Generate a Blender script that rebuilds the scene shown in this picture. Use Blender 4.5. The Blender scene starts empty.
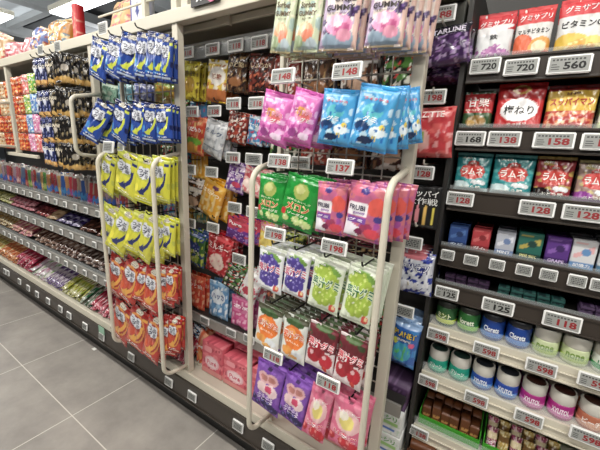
import bpy, bmesh, math, random
import numpy as np
from mathutils import Vector, Matrix, noise as mnoise

# ------------------------------------------------------------------ camera
S = bpy.context.scene
COL = S.collection
CAM_H = 1.263
YAW, PITCH, ROLL, FPX = -0.57058, -0.231164, 0.048337, 327.17
fwd = Vector((math.sin(YAW)*math.cos(PITCH), math.cos(YAW)*math.cos(PITCH), math.sin(PITCH)))
rt0 = Vector((math.cos(YAW), -math.sin(YAW), 0))
up0 = rt0.cross(fwd)
RT = math.cos(ROLL)*rt0 + math.sin(ROLL)*up0
UP = -math.sin(ROLL)*rt0 + math.cos(ROLL)*up0
cam = bpy.data.cameras.new('camera')
cam.sensor_width = 36; cam.lens = FPX/600*36; cam.clip_start = 0.02; cam.clip_end = 100
co = bpy.data.objects.new('camera', cam); COL.objects.link(co)
co.matrix_world = Matrix(((RT.x, UP.x, -fwd.x, 0), (RT.y, UP.y, -fwd.y, 0), (RT.z, UP.z, -fwd.z, CAM_H), (0, 0, 0, 1)))
S.camera = co
S.view_settings.view_transform = 'Standard'; S.view_settings.look = 'None'
S.view_settings.gamma = 1; S.view_settings.exposure = -0.47
S.view_settings.use_curve_mapping = False

# ------------------------------------------------------------------ light
w = bpy.data.worlds.new('world'); S.world = w; w.use_nodes = True
w.node_tree.nodes['Background'].inputs[0].default_value = (0.92, 0.95, 1.0, 1)
w.node_tree.nodes['Background'].inputs[1].default_value = 0.13

def area(name, loc, size, sy, power, rot=(0, 0, 0), col=(1, .965, .90)):
    l = bpy.data.lights.new(name, 'AREA'); l.shape = 'RECTANGLE'; l.size = size; l.size_y = sy
    l.energy = power; l.color = col
    o = bpy.data.objects.new(name, l); COL.objects.link(o); o.location = loc; o.rotation_euler = rot
    return o
# rows of fluorescent tubes over the aisle
for i, x in enumerate((-4.2, -2.2, -0.2, 1.8)):
    area('aisle_tube_light', (x, -0.05, 2.66), 1.5, 0.12, 40, (math.radians(6), 0, 0))
for i, x in enumerate((-3.4, -1.0, 1.2)):
    area('far_tube_light', (x, -1.7, 2.66), 1.5, 0.12, 34, (math.radians(28), 0, 0))
area('back_tube_light', (-3.6, 2.3, 2.66), 1.5, 0.12, 30)
# added fill lamps aimed upwards to brighten the ceiling
for x, y in ((-4, 2.2), (-9, 4.5), (-8, 1.0), (-14, 6)):
    area('ceiling_fill_light', (x, y, 2.8), 2.4, .2, 170, (math.pi, 0, 0), (.95, .98, 1))

# ------------------------------------------------------------------ helpers
def P(px, py, Y):
    """world point on the vertical plane y = Y seen at image position px, py"""
    d = fwd + RT*((px-300)/FPX) - UP*((py-225)/FPX)
    return Vector((0, 0, CAM_H)) + d*(Y/d.y)

def lin(h):
    if not isinstance(h, str): return tuple(h)
    v = [int(h[i:i+2], 16)/255 for i in (0, 2, 4)]
    return tuple(x/12.92 if x <= .04045 else ((x+.055)/1.055)**2.4 for x in v)

MATS = {}
def mat(name, col='808080', rough=.5, metal=0, noise=0, nscale=20, bump=0, emit=None, alpha=None, trans=0, coat=0, spec=.5):
    if name in MATS: return MATS[name]
    m = bpy.data.materials.new(name); m.use_nodes = True; nt = m.node_tree; b = nt.nodes['Principled BSDF']
    c = lin(col); b.inputs['Base Color'].default_value = (*c, 1)
    b.inputs['Roughness'].default_value = rough; b.inputs['Metallic'].default_value = metal
    b.inputs['Specular IOR Level'].default_value = spec
    b.inputs['Coat Weight'].default_value = coat; b.inputs['Coat Roughness'].default_value = .15
    if trans: b.inputs['Transmission Weight'].default_value = trans; b.inputs['IOR'].default_value = 1.15
    if alpha is not None: b.inputs['Alpha'].default_value = alpha
    if emit: b.inputs['Emission Color'].default_value = (*c, 1); b.inputs['Emission Strength'].default_value = emit
    if noise or bump:
        tc = nt.nodes.new('ShaderNodeTexCoord'); n = nt.nodes.new('ShaderNodeTexNoise')
        n.inputs['Scale'].default_value = nscale; n.inputs['Detail'].default_value = 4
        nt.links.new(tc.outputs['Object'], n.inputs['Vector'])
        if noise:
            mx = nt.nodes.new('ShaderNodeMix'); mx.data_type = 'RGBA'
            mx.inputs[6].default_value = (*[x*(1-noise) for x in c], 1); mx.inputs[7].default_value = (*[min(1, x*(1+noise)) for x in c], 1)
            nt.links.new(n.outputs['Fac'], mx.inputs[0]); nt.links.new(mx.outputs[2], b.inputs['Base Color'])
        if bump:
            bp = nt.nodes.new('ShaderNodeBump'); bp.inputs['Strength'].default_value = bump; bp.inputs['Distance'].default_value = .002
            nt.links.new(n.outputs['Fac'], bp.inputs['Height']); nt.links.new(bp.outputs['Normal'], b.inputs['Normal'])
    MATS[name] = m; return m

def print_mat(name, rough, coat=0, metal=0, bump=.3):
    m = mat(name, 'ffffff', rough, metal, bump=bump, nscale=45, coat=coat)
    nt = m.node_tree; a = nt.nodes.new('ShaderNodeAttribute'); a.attribute_name = 'print'
    nt.links.new(a.outputs['Color'], nt.nodes['Principled BSDF'].inputs['Base Color'])
    return m
FOIL = print_mat('printed_foil_film', .32, coat=.35, metal=0)
GLOSS = print_mat('glossy_printed_film', .22, coat=.6)
MATTE = print_mat('matte_printed_film', .5, coat=.05)
CARD = print_mat('printed_card', .55, coat=.1, bump=0)
INK = print_mat('lettering_ink', .45, bump=0)
M_WHITE = mat('cream_painted_steel', 'd2ccbb', .38, noise=.04, nscale=6)
M_CREAM = mat('cream_shelf_enamel', 'c2bdae', .4, noise=.06, nscale=5)
M_DARK = mat('dark_grey_steel', '2c2a28', .5, noise=.15, nscale=10)
M_BLACK = mat('black_plastic', '0c0c0d', .4)
M_RAIL = mat('dark_price_rail', '3a332d', .35, noise=.1, nscale=12)
M_GREYRAIL = mat('grey_price_rail', '8d8a84', .35, noise=.08, nscale=12)
M_WIRE = mat('pale_enamelled_wire', 'cfcabd', .35)
M_TAG = mat('tag_white_plastic', 'f4f4f2', .4)
M_SCREEN = mat('tag_grey_paper_display', '989a96', .5)
M_CLEAR = mat('clear_plastic', 'eef4f4', .12, trans=.0, alpha=.13)
M_DIGIT = mat('tag_black_digit', '141414', .6)
M_RED = mat('tag_red_digit', '8e1f24', .6)
M_LINE = mat('tag_grey_print', '4a4a4a', .6)

def link(o, parent=None):
    COL.objects.link(o)
    if parent is not None: o.parent = parent
    return o
def tagob(o, label, cat, group=None):
    o['label'] = label; o['category'] = cat
    if group: o['group'] = group
    return o
def struct(o): o['kind'] = 'structure'; return o
def empty(name, loc, label, cat, group=None):
    o = bpy.data.objects.new(name, None); o.empty_display_size = .05; o.location = loc
    return tagob(link(o), label, cat, group)
def fromraw(name, vs, fs, m, parent=None, smooth=False):
    me = bpy.data.meshes.new(name); me.from_pydata([tuple(v) for v in vs], [], fs)
    if smooth: me.polygons.foreach_set('use_smooth', [True]*len(me.polygons))
    for q in (m if isinstance(m, (list, tuple)) else [m]): me.materials.append(q)
    me.update()
    return link(bpy.data.objects.new(name, me), parent)
def boxes(name, bl, m, parent=None, bevel=0.0):
    """boxes given as (x0,y0,z0,x1,y1,z1)"""
    bm = bmesh.new()
    for x0, y0, z0, x1, y1, z1 in bl:
        r = bmesh.ops.create_cube(bm, size=1)
        for v in r['verts']:
            v.co = Vector(((x0+x1)/2+v.co.x*(x1-x0), (y0+y1)/2+v.co.y*(y1-y0), (z0+z1)/2+v.co.z*(z1-z0)))
    if bevel: bmesh.ops.bevel(bm, geom=bm.edges[:], offset=bevel, segments=2, affect='EDGES', profile=.6)
    me = bpy.data.meshes.new(name); bm.to_mesh(me); bm.free(); me.materials.append(m)
    return link(bpy.data.objects.new(name, me), parent)
def tube_raw(path, r, n=8, closed=False):
    path = [Vector(p) for p in path]; vs = []; fs = []
    N = len(path); prev = None
    for i, p in enumerate(path):
        t = (path[min(i+1, N-1)]-path[max(i-1, 0)]).normalized()
        if prev is None:
            a = t.orthogonal().normalized()
        else:
            a = (prev - t*prev.dot(t)).normalized()
        prev = a; b = t.cross(a)
        rr = r[i] if isinstance(r, (list, tuple)) else r
        for k in range(n):
            an = 2*math.pi*k/n; vs.append(p + a*math.cos(an)*rr + b*math.sin(an)*rr)
    for i in range(N-1):
        for k in range(n):
            fs.append((i*n+k, i*n+(k+1) % n, (i+1)*n+(k+1) % n, (i+1)*n+k))
    fs.append(tuple(range(n))[::-1]); fs.append(tuple((N-1)*n+k for k in range(n)))
    return vs, fs
def tubes(name, paths, r, m, parent=None, n=8):
    V = []; F = []
    for p in paths:
        v, f = tube_raw(p, r, n); o = len(V); V += v; F += [tuple(i+o for i in q) for q in f]
    return fromraw(name, V, F, m, parent, True)
def lathe(name, prof, m, parent=None, n=24):
    V = []; F = []
    for r, z in prof:
        for k in range(n):
            a = 2*math.pi*k/n; V.append((r*math.cos(a), r*math.sin(a), z))
    for i in range(len(prof)-1):
        for k in range(n): F.append((i*n+k, i*n+(k+1) % n, (i+1)*n+(k+1) % n, (i+1)*n+k))
    F.append(tuple(range(n))[::-1]); F.append(tuple((len(prof)-1)*n+k for k in range(n)))
    o = fromraw(name, V, F, m, parent)
    o.data.polygons.foreach_set('use_smooth', [True]*(len(F)-2)+[False, False])
    return o

# lettering: glyph outlines of a string, normalised to a unit box
GLY = {}
def glyph(s, fat=0.0):
    k = (s, fat)
    if k in GLY: return GLY[k]
    cu = bpy.data.curves.new('lettering', 'FONT'); cu.body = s; cu.resolution_u = 2; cu.offset = fat
    o = bpy.data.objects.new('lettering', cu); me = o.to_mesh()
    v = np.array([tuple(q.co)[:2] for q in me.vertices]) if len(me.vertices) else np.zeros((0, 2))
    f = [tuple(p.vertices) for p in me.polygons]
    o.to_mesh_clear(); bpy.data.objects.remove(o); bpy.data.curves.remove(cu)
    if len(v):
        lo = v.min(0); hi = v.max(0); v = (v-(lo+hi)/2)/np.maximum(hi-lo, 1e-6)
    GLY[k] = (v, f); return GLY[k]

# ------------------------------------------------------------------ printed art on packets
def paint(layers, U, V, seed):
    """colour of the printed film at film coordinates U, V (0..1, V upwards)"""
    rs = np.random.RandomState(seed)
    C = np.zeros(U.shape+(3,)); C[:] = lin(layers[0])
    for L in layers[1:]:
        k = L[0]
        if k == 'e':
            _, cx, cy, rx, ry, c = L; m = ((U-cx)/rx)**2+((V-cy)/ry)**2 < 1; C[m] = lin(c)
        elif k == 'r':
            _, x0, y0, x1, y1, c = L; m = (U >= x0) & (U <= x1) & (V >= y0) & (V <= y1); C[m] = lin(c)
        elif k == 'n':     # scattered irregular patches
            _, sc, c, th = L[:4]; bx = L[4] if len(L) > 4 else (0, 0, 1, 1)
            n = np.zeros(U.shape)
            for _i in range(7):
                a = rs.rand()*6.28; fr = sc*(.5+rs.rand()); n += np.sin((U*math.cos(a)+V*math.sin(a)*1.3)*fr*6.28+rs.rand()*6.28)
            m = (n/2.6 > th) & (U >= bx[0]) & (U <= bx[2]) & (V >= bx[1]) & (V <= bx[3]); C[m] = lin(c)
        elif k == 'c':     # a cluster of round fruit
            _, cx, cy, rx, ry, n, r, c, c2 = L
            for _i in range(n):
                a = rs.rand()*6.28; q = math.sqrt(rs.rand()); x = cx+rx*q*math.cos(a); y = cy+ry*q*math.sin(a)
                rr = r*(.8+.4*rs.rand())
                m = ((U-x)/rr)**2+((V-y)/(rr*.72))**2 < 1; C[m] = lin(c)
                m = ((U-x+rr*.3)/(rr*.4))**2+((V-y-rr*.22)/(rr*.28))**2 < 1; C[m] = lin(c2)
        elif k == 'a':     # curved arrow: centre, radius, width, start, end angle (degrees), colour
            _, cx, cy, r, wd, a0, a1, c = L
            A = np.degrees(np.arctan2((V-cy)*1.35, U-cx)); R = np.hypot(U-cx, (V-cy)*1.35)
            wid = wd*(1+.0*A)
            m = (np.abs(R-r) < wid) & (A > a0) & (A < a1); C[m] = lin(c)
            hd = (A <= a0) & (A > a0-38) & (np.abs(R-r) < wd*2.1*(1-(a0-A)/38)); C[hd] = lin(c)
        elif k == 'p':
            _, pts, c = L; m = np.zeros(U.shape, bool); n = len(pts)
            for i in range(n):
                x0, y0 = pts[i]; x1, y1 = pts[(i+1) % n]
                if y0 == y1: continue
                cr = ((y0 > V) != (y1 > V)) & (U < (x1-x0)*(V-y0)/(y1-y0)+x0); m ^= cr
            C[m] = lin(c)
    return C

def profile(shape, u, v):
    """thickness 0..1 of a filled packet; u -1..1, v 0..1 from the bottom"""
    e = np.clip(1-np.abs(u)**3.2, 0, 1)**.6
    if shape == 'pillow':
        s = np.clip(1-np.abs(2*v-1)**5, 0, 1)**.7
        s = np.where((v > .92) | (v < .05), .03, s)
    elif shape == 'pouch':   # stand-up pouch, deepest near the foot
        s = np.clip((1-v)/.9, 0, 1)**.6; s = np.where(v < .10, s*(.35+.65*v/.10), s); s = np.where(v > .9, .04, s)
    elif shape == 'flat':
        s = np.clip(1-np.abs(2*v-1)**8, 0, 1)**.5*.8
    else: s = np.ones_like(v); e = np.ones_like(u)
    return e*s

class Kind:
    """a packet design; its mesh is made once and shared by every copy"""
    def __init__(s, layers, texts=(), shape='pillow', m=None, res=(34, 48), t=.02, wr=1.5, name='candy_bag', cat='candy bag', hole=False):
        s.layers = layers; s.texts = texts; s.shape = shape; s.m = m or GLOSS; s.res = res; s.t = t; s.wr = wr
        s.name = name; s.cat = cat; s.meshes = []; s.tm = None; s.dim = None; s.variants = 3; s.hole = hole
    def surf(s, u, v, k):
        w, h = s.dim; rs = np.random.RandomState(77+k*13+len(s.layers)*7)
        th = profile(s.shape, u, v)
        n = np.zeros_like(u)
        for _ in range(9):
            a = rs.rand()*6.28; f = 5+rs.rand()*16; n += np.sin((u*.5*math.cos(a)+v*math.sin(a))*f+rs.rand()*6.28)*(1.7/f**.6)
        cr = np.abs(np.sin(u*5+v*9+rs.rand()*6))*.5+np.abs(np.sin(u*7-v*6+rs.rand()*6))*.5
        edge = np.clip(1-np.abs(u)**6, 0, 1)
        return -(th*s.t/2) - (n*.0010 - (1-cr)**2*.0022)*s.wr*edge
    def outline(s, u, v):
        w, h = s.dim
        if s.shape == 'pillow': k = 1-.055*np.clip(1-np.abs(2*v-1)**3, 0, 1)
        elif s.shape == 'pouch': k = 1-.04*np.clip(1-np.abs(2*v-.9)**2, 0, 1)
        else: k = np.ones_like(v)
        return u*.5*w*k, (v-1)*h
    def build(s, w, h):
        s.dim = (w, h); nx, ny = s.res
        u = np.linspace(-1, 1, nx+1); v = np.linspace(0, 1, ny+1); U, V = np.meshgrid(u, v)
        C = paint(s.layers, (U+1)/2, V, 5); C = C*.9+C.mean(-1, keepdims=True)*.1
        back = np.tile(np.array(lin(s.layers[0])), (ny+1, nx+1, 1))
        X, Z = s.outline(U, V)
        n = (nx+1)*(ny+1)
        f = []
        for j in range(ny):
            for i in range(nx):
                a = j*(nx+1)+i; f.append((a, a+1, a+nx+2, a+nx+1)); f.append((a+n, a+nx+1+n, a+nx+2+n, a+1+n))
        for i in range(nx):
            a = i; f.append((a, a+n, a+1+n, a+1)); a = ny*(nx+1)+i; f.append((a, a+1, a+1+n, a+n))
        for j in range(ny):
            a = j*(nx+1); f.append((a, a+nx+1, a+nx+1+n, a+n)); a = a+nx; f.append((a, a+n, a+nx+1+n, a+nx+1))
        for k in range(s.variants):
            Y = s.surf(U, V, k); Yb = profile(s.shape, U, V)*s.t/2+.0006
            vs = np.concatenate([np.stack([X, Y, Z], -1).reshape(-1, 3), np.stack([X, Yb, Z], -1).reshape(-1, 3)])
            me = bpy.data.meshes.new(s.name); me.from_pydata(vs.tolist(), [], f)
            at = me.color_attributes.new('print', 'FLOAT_COLOR', 'POINT')
            cc = np.ones((2*n, 4)); cc[:n, :3] = C.reshape(-1, 3); cc[n:, :3] = back.reshape(-1, 3)
            at.data.foreach_set('color', cc.ravel())
            me.polygons.foreach_set('use_smooth', [True]*len(f)); me.materials.append(s.m); me.update()
            tm = None
            if s.texts:
                TV = []; TF = []; TC = []; lay = 0
                for T in s.texts:
                    st, cx, cy, tw, th2, c = T[:6]; out = T[6] if len(T) > 6 else None; rot = T[7] if len(T) > 7 else 0
                    heavy = 0.012 if any(ord(q) > 0x4e00 for q in st) else 0.024
                    for fat, cl in (([(0.08, out)] if out else []) + [(heavy, c)]):
                        gv, gf = glyph(st, fat)
                        if not len(gv): continue
                        lay += 1; o = len(TV)
                        gx = gv[:, 0]*tw*w*(1.04 if fat > .03 else 1); gz = gv[:, 1]*th2*h*(1.12 if fat > .03 else 1); cr, sr = math.cos(rot), math.sin(rot)
                        gx, gz = gx*cr-gz*sr, gx*sr+gz*cr
                        uu = np.clip(gx/(w/2)+(cx*2-1), -1, 1); vv = np.clip(gz/h+cy, 0, 1)
                        yy = s.surf(uu, vv, k)-.0007-.0002*lay
                        xx, zz = s.outline(uu, vv)
                        TV += np.stack([xx, yy, zz], -1).tolist(); TF += [tuple(i+o for i in q) for q in gf]; TC += [(*lin(cl), 1)]*len(gv)
                if TV:
                    tm = bpy.data.meshes.new('lettering'); tm.from_pydata(TV, [], TF)
                    a2 = tm.color_attributes.new('print', 'FLOAT_COLOR', 'POINT'); a2.data.foreach_set('color', np.array(TC).ravel())
                    tm.materials.append(INK)
            s.meshes.append((me, tm))
    def put(s, top, w, h, roll=0, yaw=0, lean=0, label='', group=None, var=0, text=True, ts=1):
        """hang a packet by its top centre"""
        if s.dim is None: s.build(w, h)
        me, tm = s.meshes[var % s.variants]
        o = bpy.data.objects.new(s.name, me); link(o); o.location = top
        M = Matrix.Rotation(yaw, 3, 'Z') @ Matrix.Rotation(lean, 3, 'X') @ Matrix.Rotation(roll, 3, 'Y')
        o.rotation_euler = M.to_euler(); o.scale = (w/s.dim[0], ts, h/s.dim[1])
        tagob(o, label, s.cat, group)
        if tm and text:
            t = bpy.data.objects.new('lettering', tm); link(t, o)
        return o

rnd = random.Random(4)
def short(l):
    for a, b in (('front ', ''), (' sour gummy bag with yellow arrow', ' bag'), (' sour gummy bag with dark arrow', ' bag'), (' sour gummy bag with orange arrow', ' bag'), (', against the white upright', ''), (' beside the white upright', ''), (', behind the white loop', ''), (', beside the upright', ''),
                 (' turned sideways, between the first magenta bag and the blue bags', ' turned sideways'), (' right of the pair, at the top', ', right one of the top row'), (' left of the guard loop', ''), (' behind the small orange one', ''), (' facing', '')):
        l = l.replace(a, b)
    return l
def quad(K, tl, tr, br, bl, Y, label, yaw=0, n=1, dy=.024, group=None, fan=0.0, lean=0, backname=None, dx=0.0):
    """packet whose face fills four image points on the plane y = Y, with n-1 more behind it on the same hook"""
    a, b, c, d = P(*tl, Y), P(*tr, Y), P(*br, Y), P(*bl, Y)
    T = (a+b)/2; B = (c+d)/2; W = ((b-a).length+(c-d).length)/2/math.cos(yaw); H = (T-B).length
    roll = math.atan2(T.x-B.x, T.z-B.z)
    o = K.put(T, W, H, roll, yaw, lean, label, group, var=rnd.randrange(3))
    for k in range(1, n):
        q = T + Vector((dx*k+rnd.uniform(-.003, .003), dy*k, rnd.uniform(-.004, .002)))
        K.put(q, W, H, roll*rnd.uniform(.3, .9)+rnd.uniform(-.02, .02), yaw+fan*k+rnd.uniform(-.03, .03), lean,
              'bag behind the '+short(label), 'behind the '+label[:60], var=rnd.randrange(3), text=(k < 2))
    return o

# ------------------------------------------------------------------ price tags
def rbox(w, h, d, bev):
    bm = bmesh.new(); r = bmesh.ops.create_cube(bm, size=1)
    for v in bm.verts: v.co = Vector((v.co.x*w, v.co.y*d, v.co.z*h))
    bmesh.ops.bevel(bm, geom=bm.edges[:], offset=bev, segments=2, affect='EDGES')
    me = bpy.data.meshes.new('price_tag'); bm.to_mesh(me); bm.free(); return me
TAGM = {}
def price_tag(loc, num, w=.07, h=.038, red=False, label='', group=None, tilt=.1, roll=0, kind='digits'):
    key = (w, h)
    if key not in TAGM:
        b = rbox(w, h, .007, .002); b.materials.append(M_TAG)
        sw, sh = w*.89, h*.80
        sc = bpy.data.meshes.new('screen'); sc.from_pydata([(-sw/2, -.0038, -sh/2), (sw/2, -.0038, -sh/2), (sw/2, -.0038, sh/2), (-sw/2, -.0038, sh/2)], [], [(0, 1, 2, 3)]); sc.materials.append(M_SCREEN)
        TAGM[key] = (b, sc)
    b, sc = TAGM[key]
    k2 = (w, h, num, red, kind)
    if k2 not in TAGM:
        V = []; F = []; MI = []
        def add(s, cx, cz, tw, th, mi):
            gv, gf = glyph(s, .035); o = len(V)
            V.extend([(cx+x*tw, -.0041, cz+y*th) for x, y in gv]); F.extend([tuple(i+o for i in q) for q in gf]); MI.extend([mi]*len(gf))
        def bar(x0, x1, z0, z1, mi=1):
            o = len(V); V.extend([(x0, -.0041, z0), (x1, -.0041, z0), (x1, -.0041, z1), (x0, -.0041, z1)]); F.append((o, o+1, o+2, o+3)); MI.append(mi)
        if num:
            add(num, w*.13, -h*.08, w*.5, h*.42, 0)
            rr = random.Random(num)
            for i in range(3): bar(-w*.40, -w*(.2+.08*rr.random()), -h*.28+i*h*.13, -h*.28+i*h*.13+h*.05)
            for i in range(9):
                x = -w*.39+i*w*.085; bar(x, x+w*.055, h*.20, h*.30)
        else:
            rr = random.Random(int(w*1e4)+len(kind))
            for j in range(4):
                x = -w*.33
                while x < w*.3:
                    q = w*(.04+.1*rr.random()); bar(x, min(x+q, w*.35), -h*.26+j*h*.14, -h*.26+j*h*.14+h*.09); x += q+w*.03
        me = bpy.data.meshes.new('lettering'); me.from_pydata(V, [], F); me.materials.append(M_RED if red else M_DIGIT); me.materials.append(M_LINE)
        me.polygons.foreach_set('material_index', MI); TAGM[k2] = me
    o = tagob(link(bpy.data.objects.new('price_tag', b)), label, 'price tag', group)
    o.location = loc; o.rotation_euler = (-tilt, roll, 0)
    link(bpy.data.objects.new('screen', sc), o)
    link(bpy.data.objects.new('lettering', TAGM[k2]), o)
    return o

# ================================================================== SETTING
# floor: large grey tiles, thin pale joints (joints run with and across the aisle)
def floor_mat():
    m = mat('grey_floor_tile', '8f8c86', .42, spec=.4); nt = m.node_tree; b = nt.nodes['Principled BSDF']
    tc = nt.nodes.new('ShaderNodeTexCoord'); sp = nt.nodes.new('ShaderNodeSeparateXYZ'); nt.links.new(tc.outputs['Object'], sp.inputs[0])
    def math_(op, a, bv):
        n = nt.nodes.new('ShaderNodeMath'); n.operation = op
        for i, q in enumerate((a, bv)):
            if isinstance(q, (int, float)): n.inputs[i].default_value = q
            else: nt.links.new(q, n.inputs[i])
        return n.outputs[0]
    ms = []
    for ax, off in ((0, .942), (1, -.518)):
        v = math_('ADD', sp.outputs[ax], off+60.0+.3); v = math_('DIVIDE', v, .6); v = math_('FRACT', v, 0); v = math_('SUBTRACT', v, .5); v = math_('ABSOLUTE', v, 0)
        ms.append(math_('LESS_THAN', v, .0035))
    j = math_('MAXIMUM', ms[0], ms[1])
    n1 = nt.nodes.new('ShaderNodeTexNoise'); n1.inputs['Scale'].default_value = 3.5; n1.inputs['Detail'].default_value = 8; n1.inputs['Roughness'].default_value = .65
    nt.links.new(tc.outputs['Object'], n1.inputs['Vector'])
    r = nt.nodes.new('ShaderNodeValToRGB'); r.color_ramp.elements[0].position = .3; r.color_ramp.elements[1].position = .7
    r.color_ramp.elements[0].color = (*lin('827d78'), 1); r.color_ramp.elements[1].color = (*lin('a49e97'), 1)
    nt.links.new(n1.outputs['Fac'], r.inputs[0])
    mx = nt.nodes.new('ShaderNodeMix'); mx.data_type = 'RGBA'; nt.links.new(j, mx.inputs[0]); nt.links.new(r.outputs[0], mx.inputs[6]); mx.inputs[7].default_value = (*lin('d0cbc2'), 1)
    nt.links.new(mx.outputs[2], b.inputs['Base Color'])
    return m
struct(boxes('floor', [(-14, -5, -.05, 5, 9, 0)], floor_mat()))
M_CEIL = mat('pale_grey_ceiling', 'c8ccce', .8, noise=.1, nscale=1.5)
M_CEILD = mat('grey_steel_deck', '64686a', .7, noise=.2, nscale=2)
struct(boxes('ceiling', [(-22, -5, 3.6, 5, 12, 3.7)], M_CEIL))
struct(boxes('wall_back', [(-22, 11.9, 0, 5, 12, 3.6)], mat('grey_far_wall', '8a8d90', .8, noise=.1, nscale=1)))
struct(boxes('wall_left', [(-22, -5, 0, -21.9, 12, 3.6)], mat('grey_side_wall', '75787a', .8, noise=.1, nscale=1)))

# ================================================================== GONDOLA
PY = .832                                   # plane of the uprights
def holder(name, loc, label, cat, group=None):
    e = empty(name, loc, label, cat, group)
    def f(o): o.parent = e; o.matrix_parent_inverse = Matrix.Translation([-q for q in loc]); return o
    return f
gb = holder('display_deck', (-1.1, 1.05, 0), 'long cream base deck of the candy shelving with dark front rail and kick plate', 'shelving')
gt = holder('overhead_beam', (-1.1, 1.05, 1.67), 'long cream top beam and shelf running along the head of the candy shelving', 'shelving')
gk = holder('back_panel', (-1.1, 1.35, 0), 'dark back wall of the candy shelving', 'shelving back')
gi = holder('inner_back_panel', (-1.0, 1.16, .5), 'dark grey slatted back panel of the inner bay behind the racks', 'panel')

X0, X1 = -4.6, 1.3
gb(boxes('kick_plate', [(X0, .857, 0, X1, .87, .135)], M_BLACK))
gb(boxes('base_deck', [(X0, .815, .225, X1, 1.34, .258)], M_CREAM, bevel=.002))
gb(boxes('deck_lip', [(X0, .802, .232, X1, .813, .272), (X0, .88, .2585, X1, .888, .264)], M_WHITE, bevel=.002))
gb(boxes('base_price_rail', [(X0, .80, .125, X1, .812, .231), (X0, .795, .125, X1, .80, .131), (X0, .795, .222, X1, .80, .231)], M_RAIL, bevel=.001))
gk(boxes('back_panel', [(X0, 1.345, 0.0, X1, 1.36, 1.80), (-.19, 1.345, 1.80, X1, 1.36, 2.15)], M_DARK))
gi(boxes('inner_back_panel', [(-1.47, 1.16, .5, -.17, 1.175, 1.62)], mat('grey_slatted_back', '4e4c49', .5, noise=.15, nscale=8)))
gt(boxes('top_beam', [(X0, .812, 1.668, -.215, .850, 1.712)], M_WHITE, bevel=.003))
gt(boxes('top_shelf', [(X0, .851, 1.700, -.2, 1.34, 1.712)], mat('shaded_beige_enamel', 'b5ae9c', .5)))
gr = holder('guard_rail', (-1.1, PY, 1.712), 'thin white rail on short stays along the top beam', 'rail')
gr(boxes('rail_bar', [(-1.62, .828, 1.768, -.95, .835, 1.775)], M_WHITE, bevel=.002))
U = {}
UL = {-2.76: 'at the far left between the orange packets', -1.70: 'partly hidden behind the blue bags', -1.092: 'right of the blue, yellow and red bags', -.226: 'right of the fruit gummy rack',
      -1.48: 'slim, at the left edge of the yellow bags', -.62: 'slim, at the left edge of the fruit gummy rack'}
for x, z0, z1 in ((-2.76, 1.145, 1.668), (-1.70, 1.13, 1.668), (-1.092, .258, 1.80), (-.226, .258, 1.668)):
    U[x] = holder('upright', (x, PY, z0), 'white square upright '+UL[x], 'post')
    U[x](boxes('post', [(x-.015, PY-.014, z0, x+.015, PY+.014, z1)], M_WHITE, bevel=.003))
gr(boxes('rail_stay', [(-1.287, PY-.01, 1.71, -1.267, PY+.01, 1.86)], M_WHITE, bevel=.002))
gr(boxes('rail_stay', [(-1.055, PY-.012, 1.71, -1.02, PY+.012, 1.86)], M_WHITE, bevel=.002))
for x in (-1.48, -.62):
    U[x] = holder('upright', (x, PY, .258), 'white upright '+UL[x], 'post')
    U[x](boxes('post', [(x-.007, PY-.006, .258, x+.007, PY+.008, 1.668)], M_WHITE, bevel=.002))
U[-2.76](boxes('cross_bar', [(-2.775, .770, 1.132, -2.30, .786, 1.150), (-2.775, .770, 1.132, -2.745, PY, 1.150)], M_WHITE, bevel=.002))

# bent guard loops that stand out from the uprights
def guard(x, z0, z1, yo=.705, r=.0085, rr=.05):
    p = [(x, PY, z1+.02)]
    for k in range(9):
        a = k/8*math.pi/2; p.append((x, yo+rr-rr*math.sin(a), z1-rr+rr*math.cos(a)))
    for k in range(9):
        a = k/8*math.pi/2; p.append((x, yo+rr-rr*math.cos(a), z0+rr-rr*math.sin(a)))
    p.append((x, PY, z0-.01))
    return U[-1.70 if x == -1.66 else x](tubes('guard_loop', [p], r, M_WHITE, n=12))
guard(-1.092, .300, 1.205); guard(-1.48, .300, 1.205); guard(-.62, .300, 1.205); guard(-.226, .300, 1.205); guard(-1.66, 1.185, 1.44, rr=.035); guard(-2.76, 1.19, 1.44, rr=.035)
# canopy over the inner bay: sloped header, lip and brackets
gi(boxes('canopy_lip', [(-1.47, .90, 1.668, -.2, .915, 1.688)], M_WHITE, bevel=.002))
gi(fromraw('canopy_bracket', [(x_, y_, z_) for y_ in (.885, .893) for x_, z_ in ((-.985, 1.698), (-.895, 1.698), (-.885, 1.652))], [(0, 2, 1), (3, 4, 5), (0, 1, 4, 3), (1, 2, 5, 4), (2, 0, 3, 5)], M_WHITE))
gi(boxes('header_panel', [(-1.47, 1.14, 1.50, -.2, 1.155, 1.698)], mat('grey_header_panel', '6f6f68', .5)))
gi(boxes('clear_price_strip', [(-1.47, .925, 1.578, -.235, .929, 1.632)], M_CLEAR))
gi(boxes('clear_strip_edge', [(-1.47, .923, 1.627, -.235, .931, 1.634)], mat('pale_strip_edge', 'cfd3d4', .2)))

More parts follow.
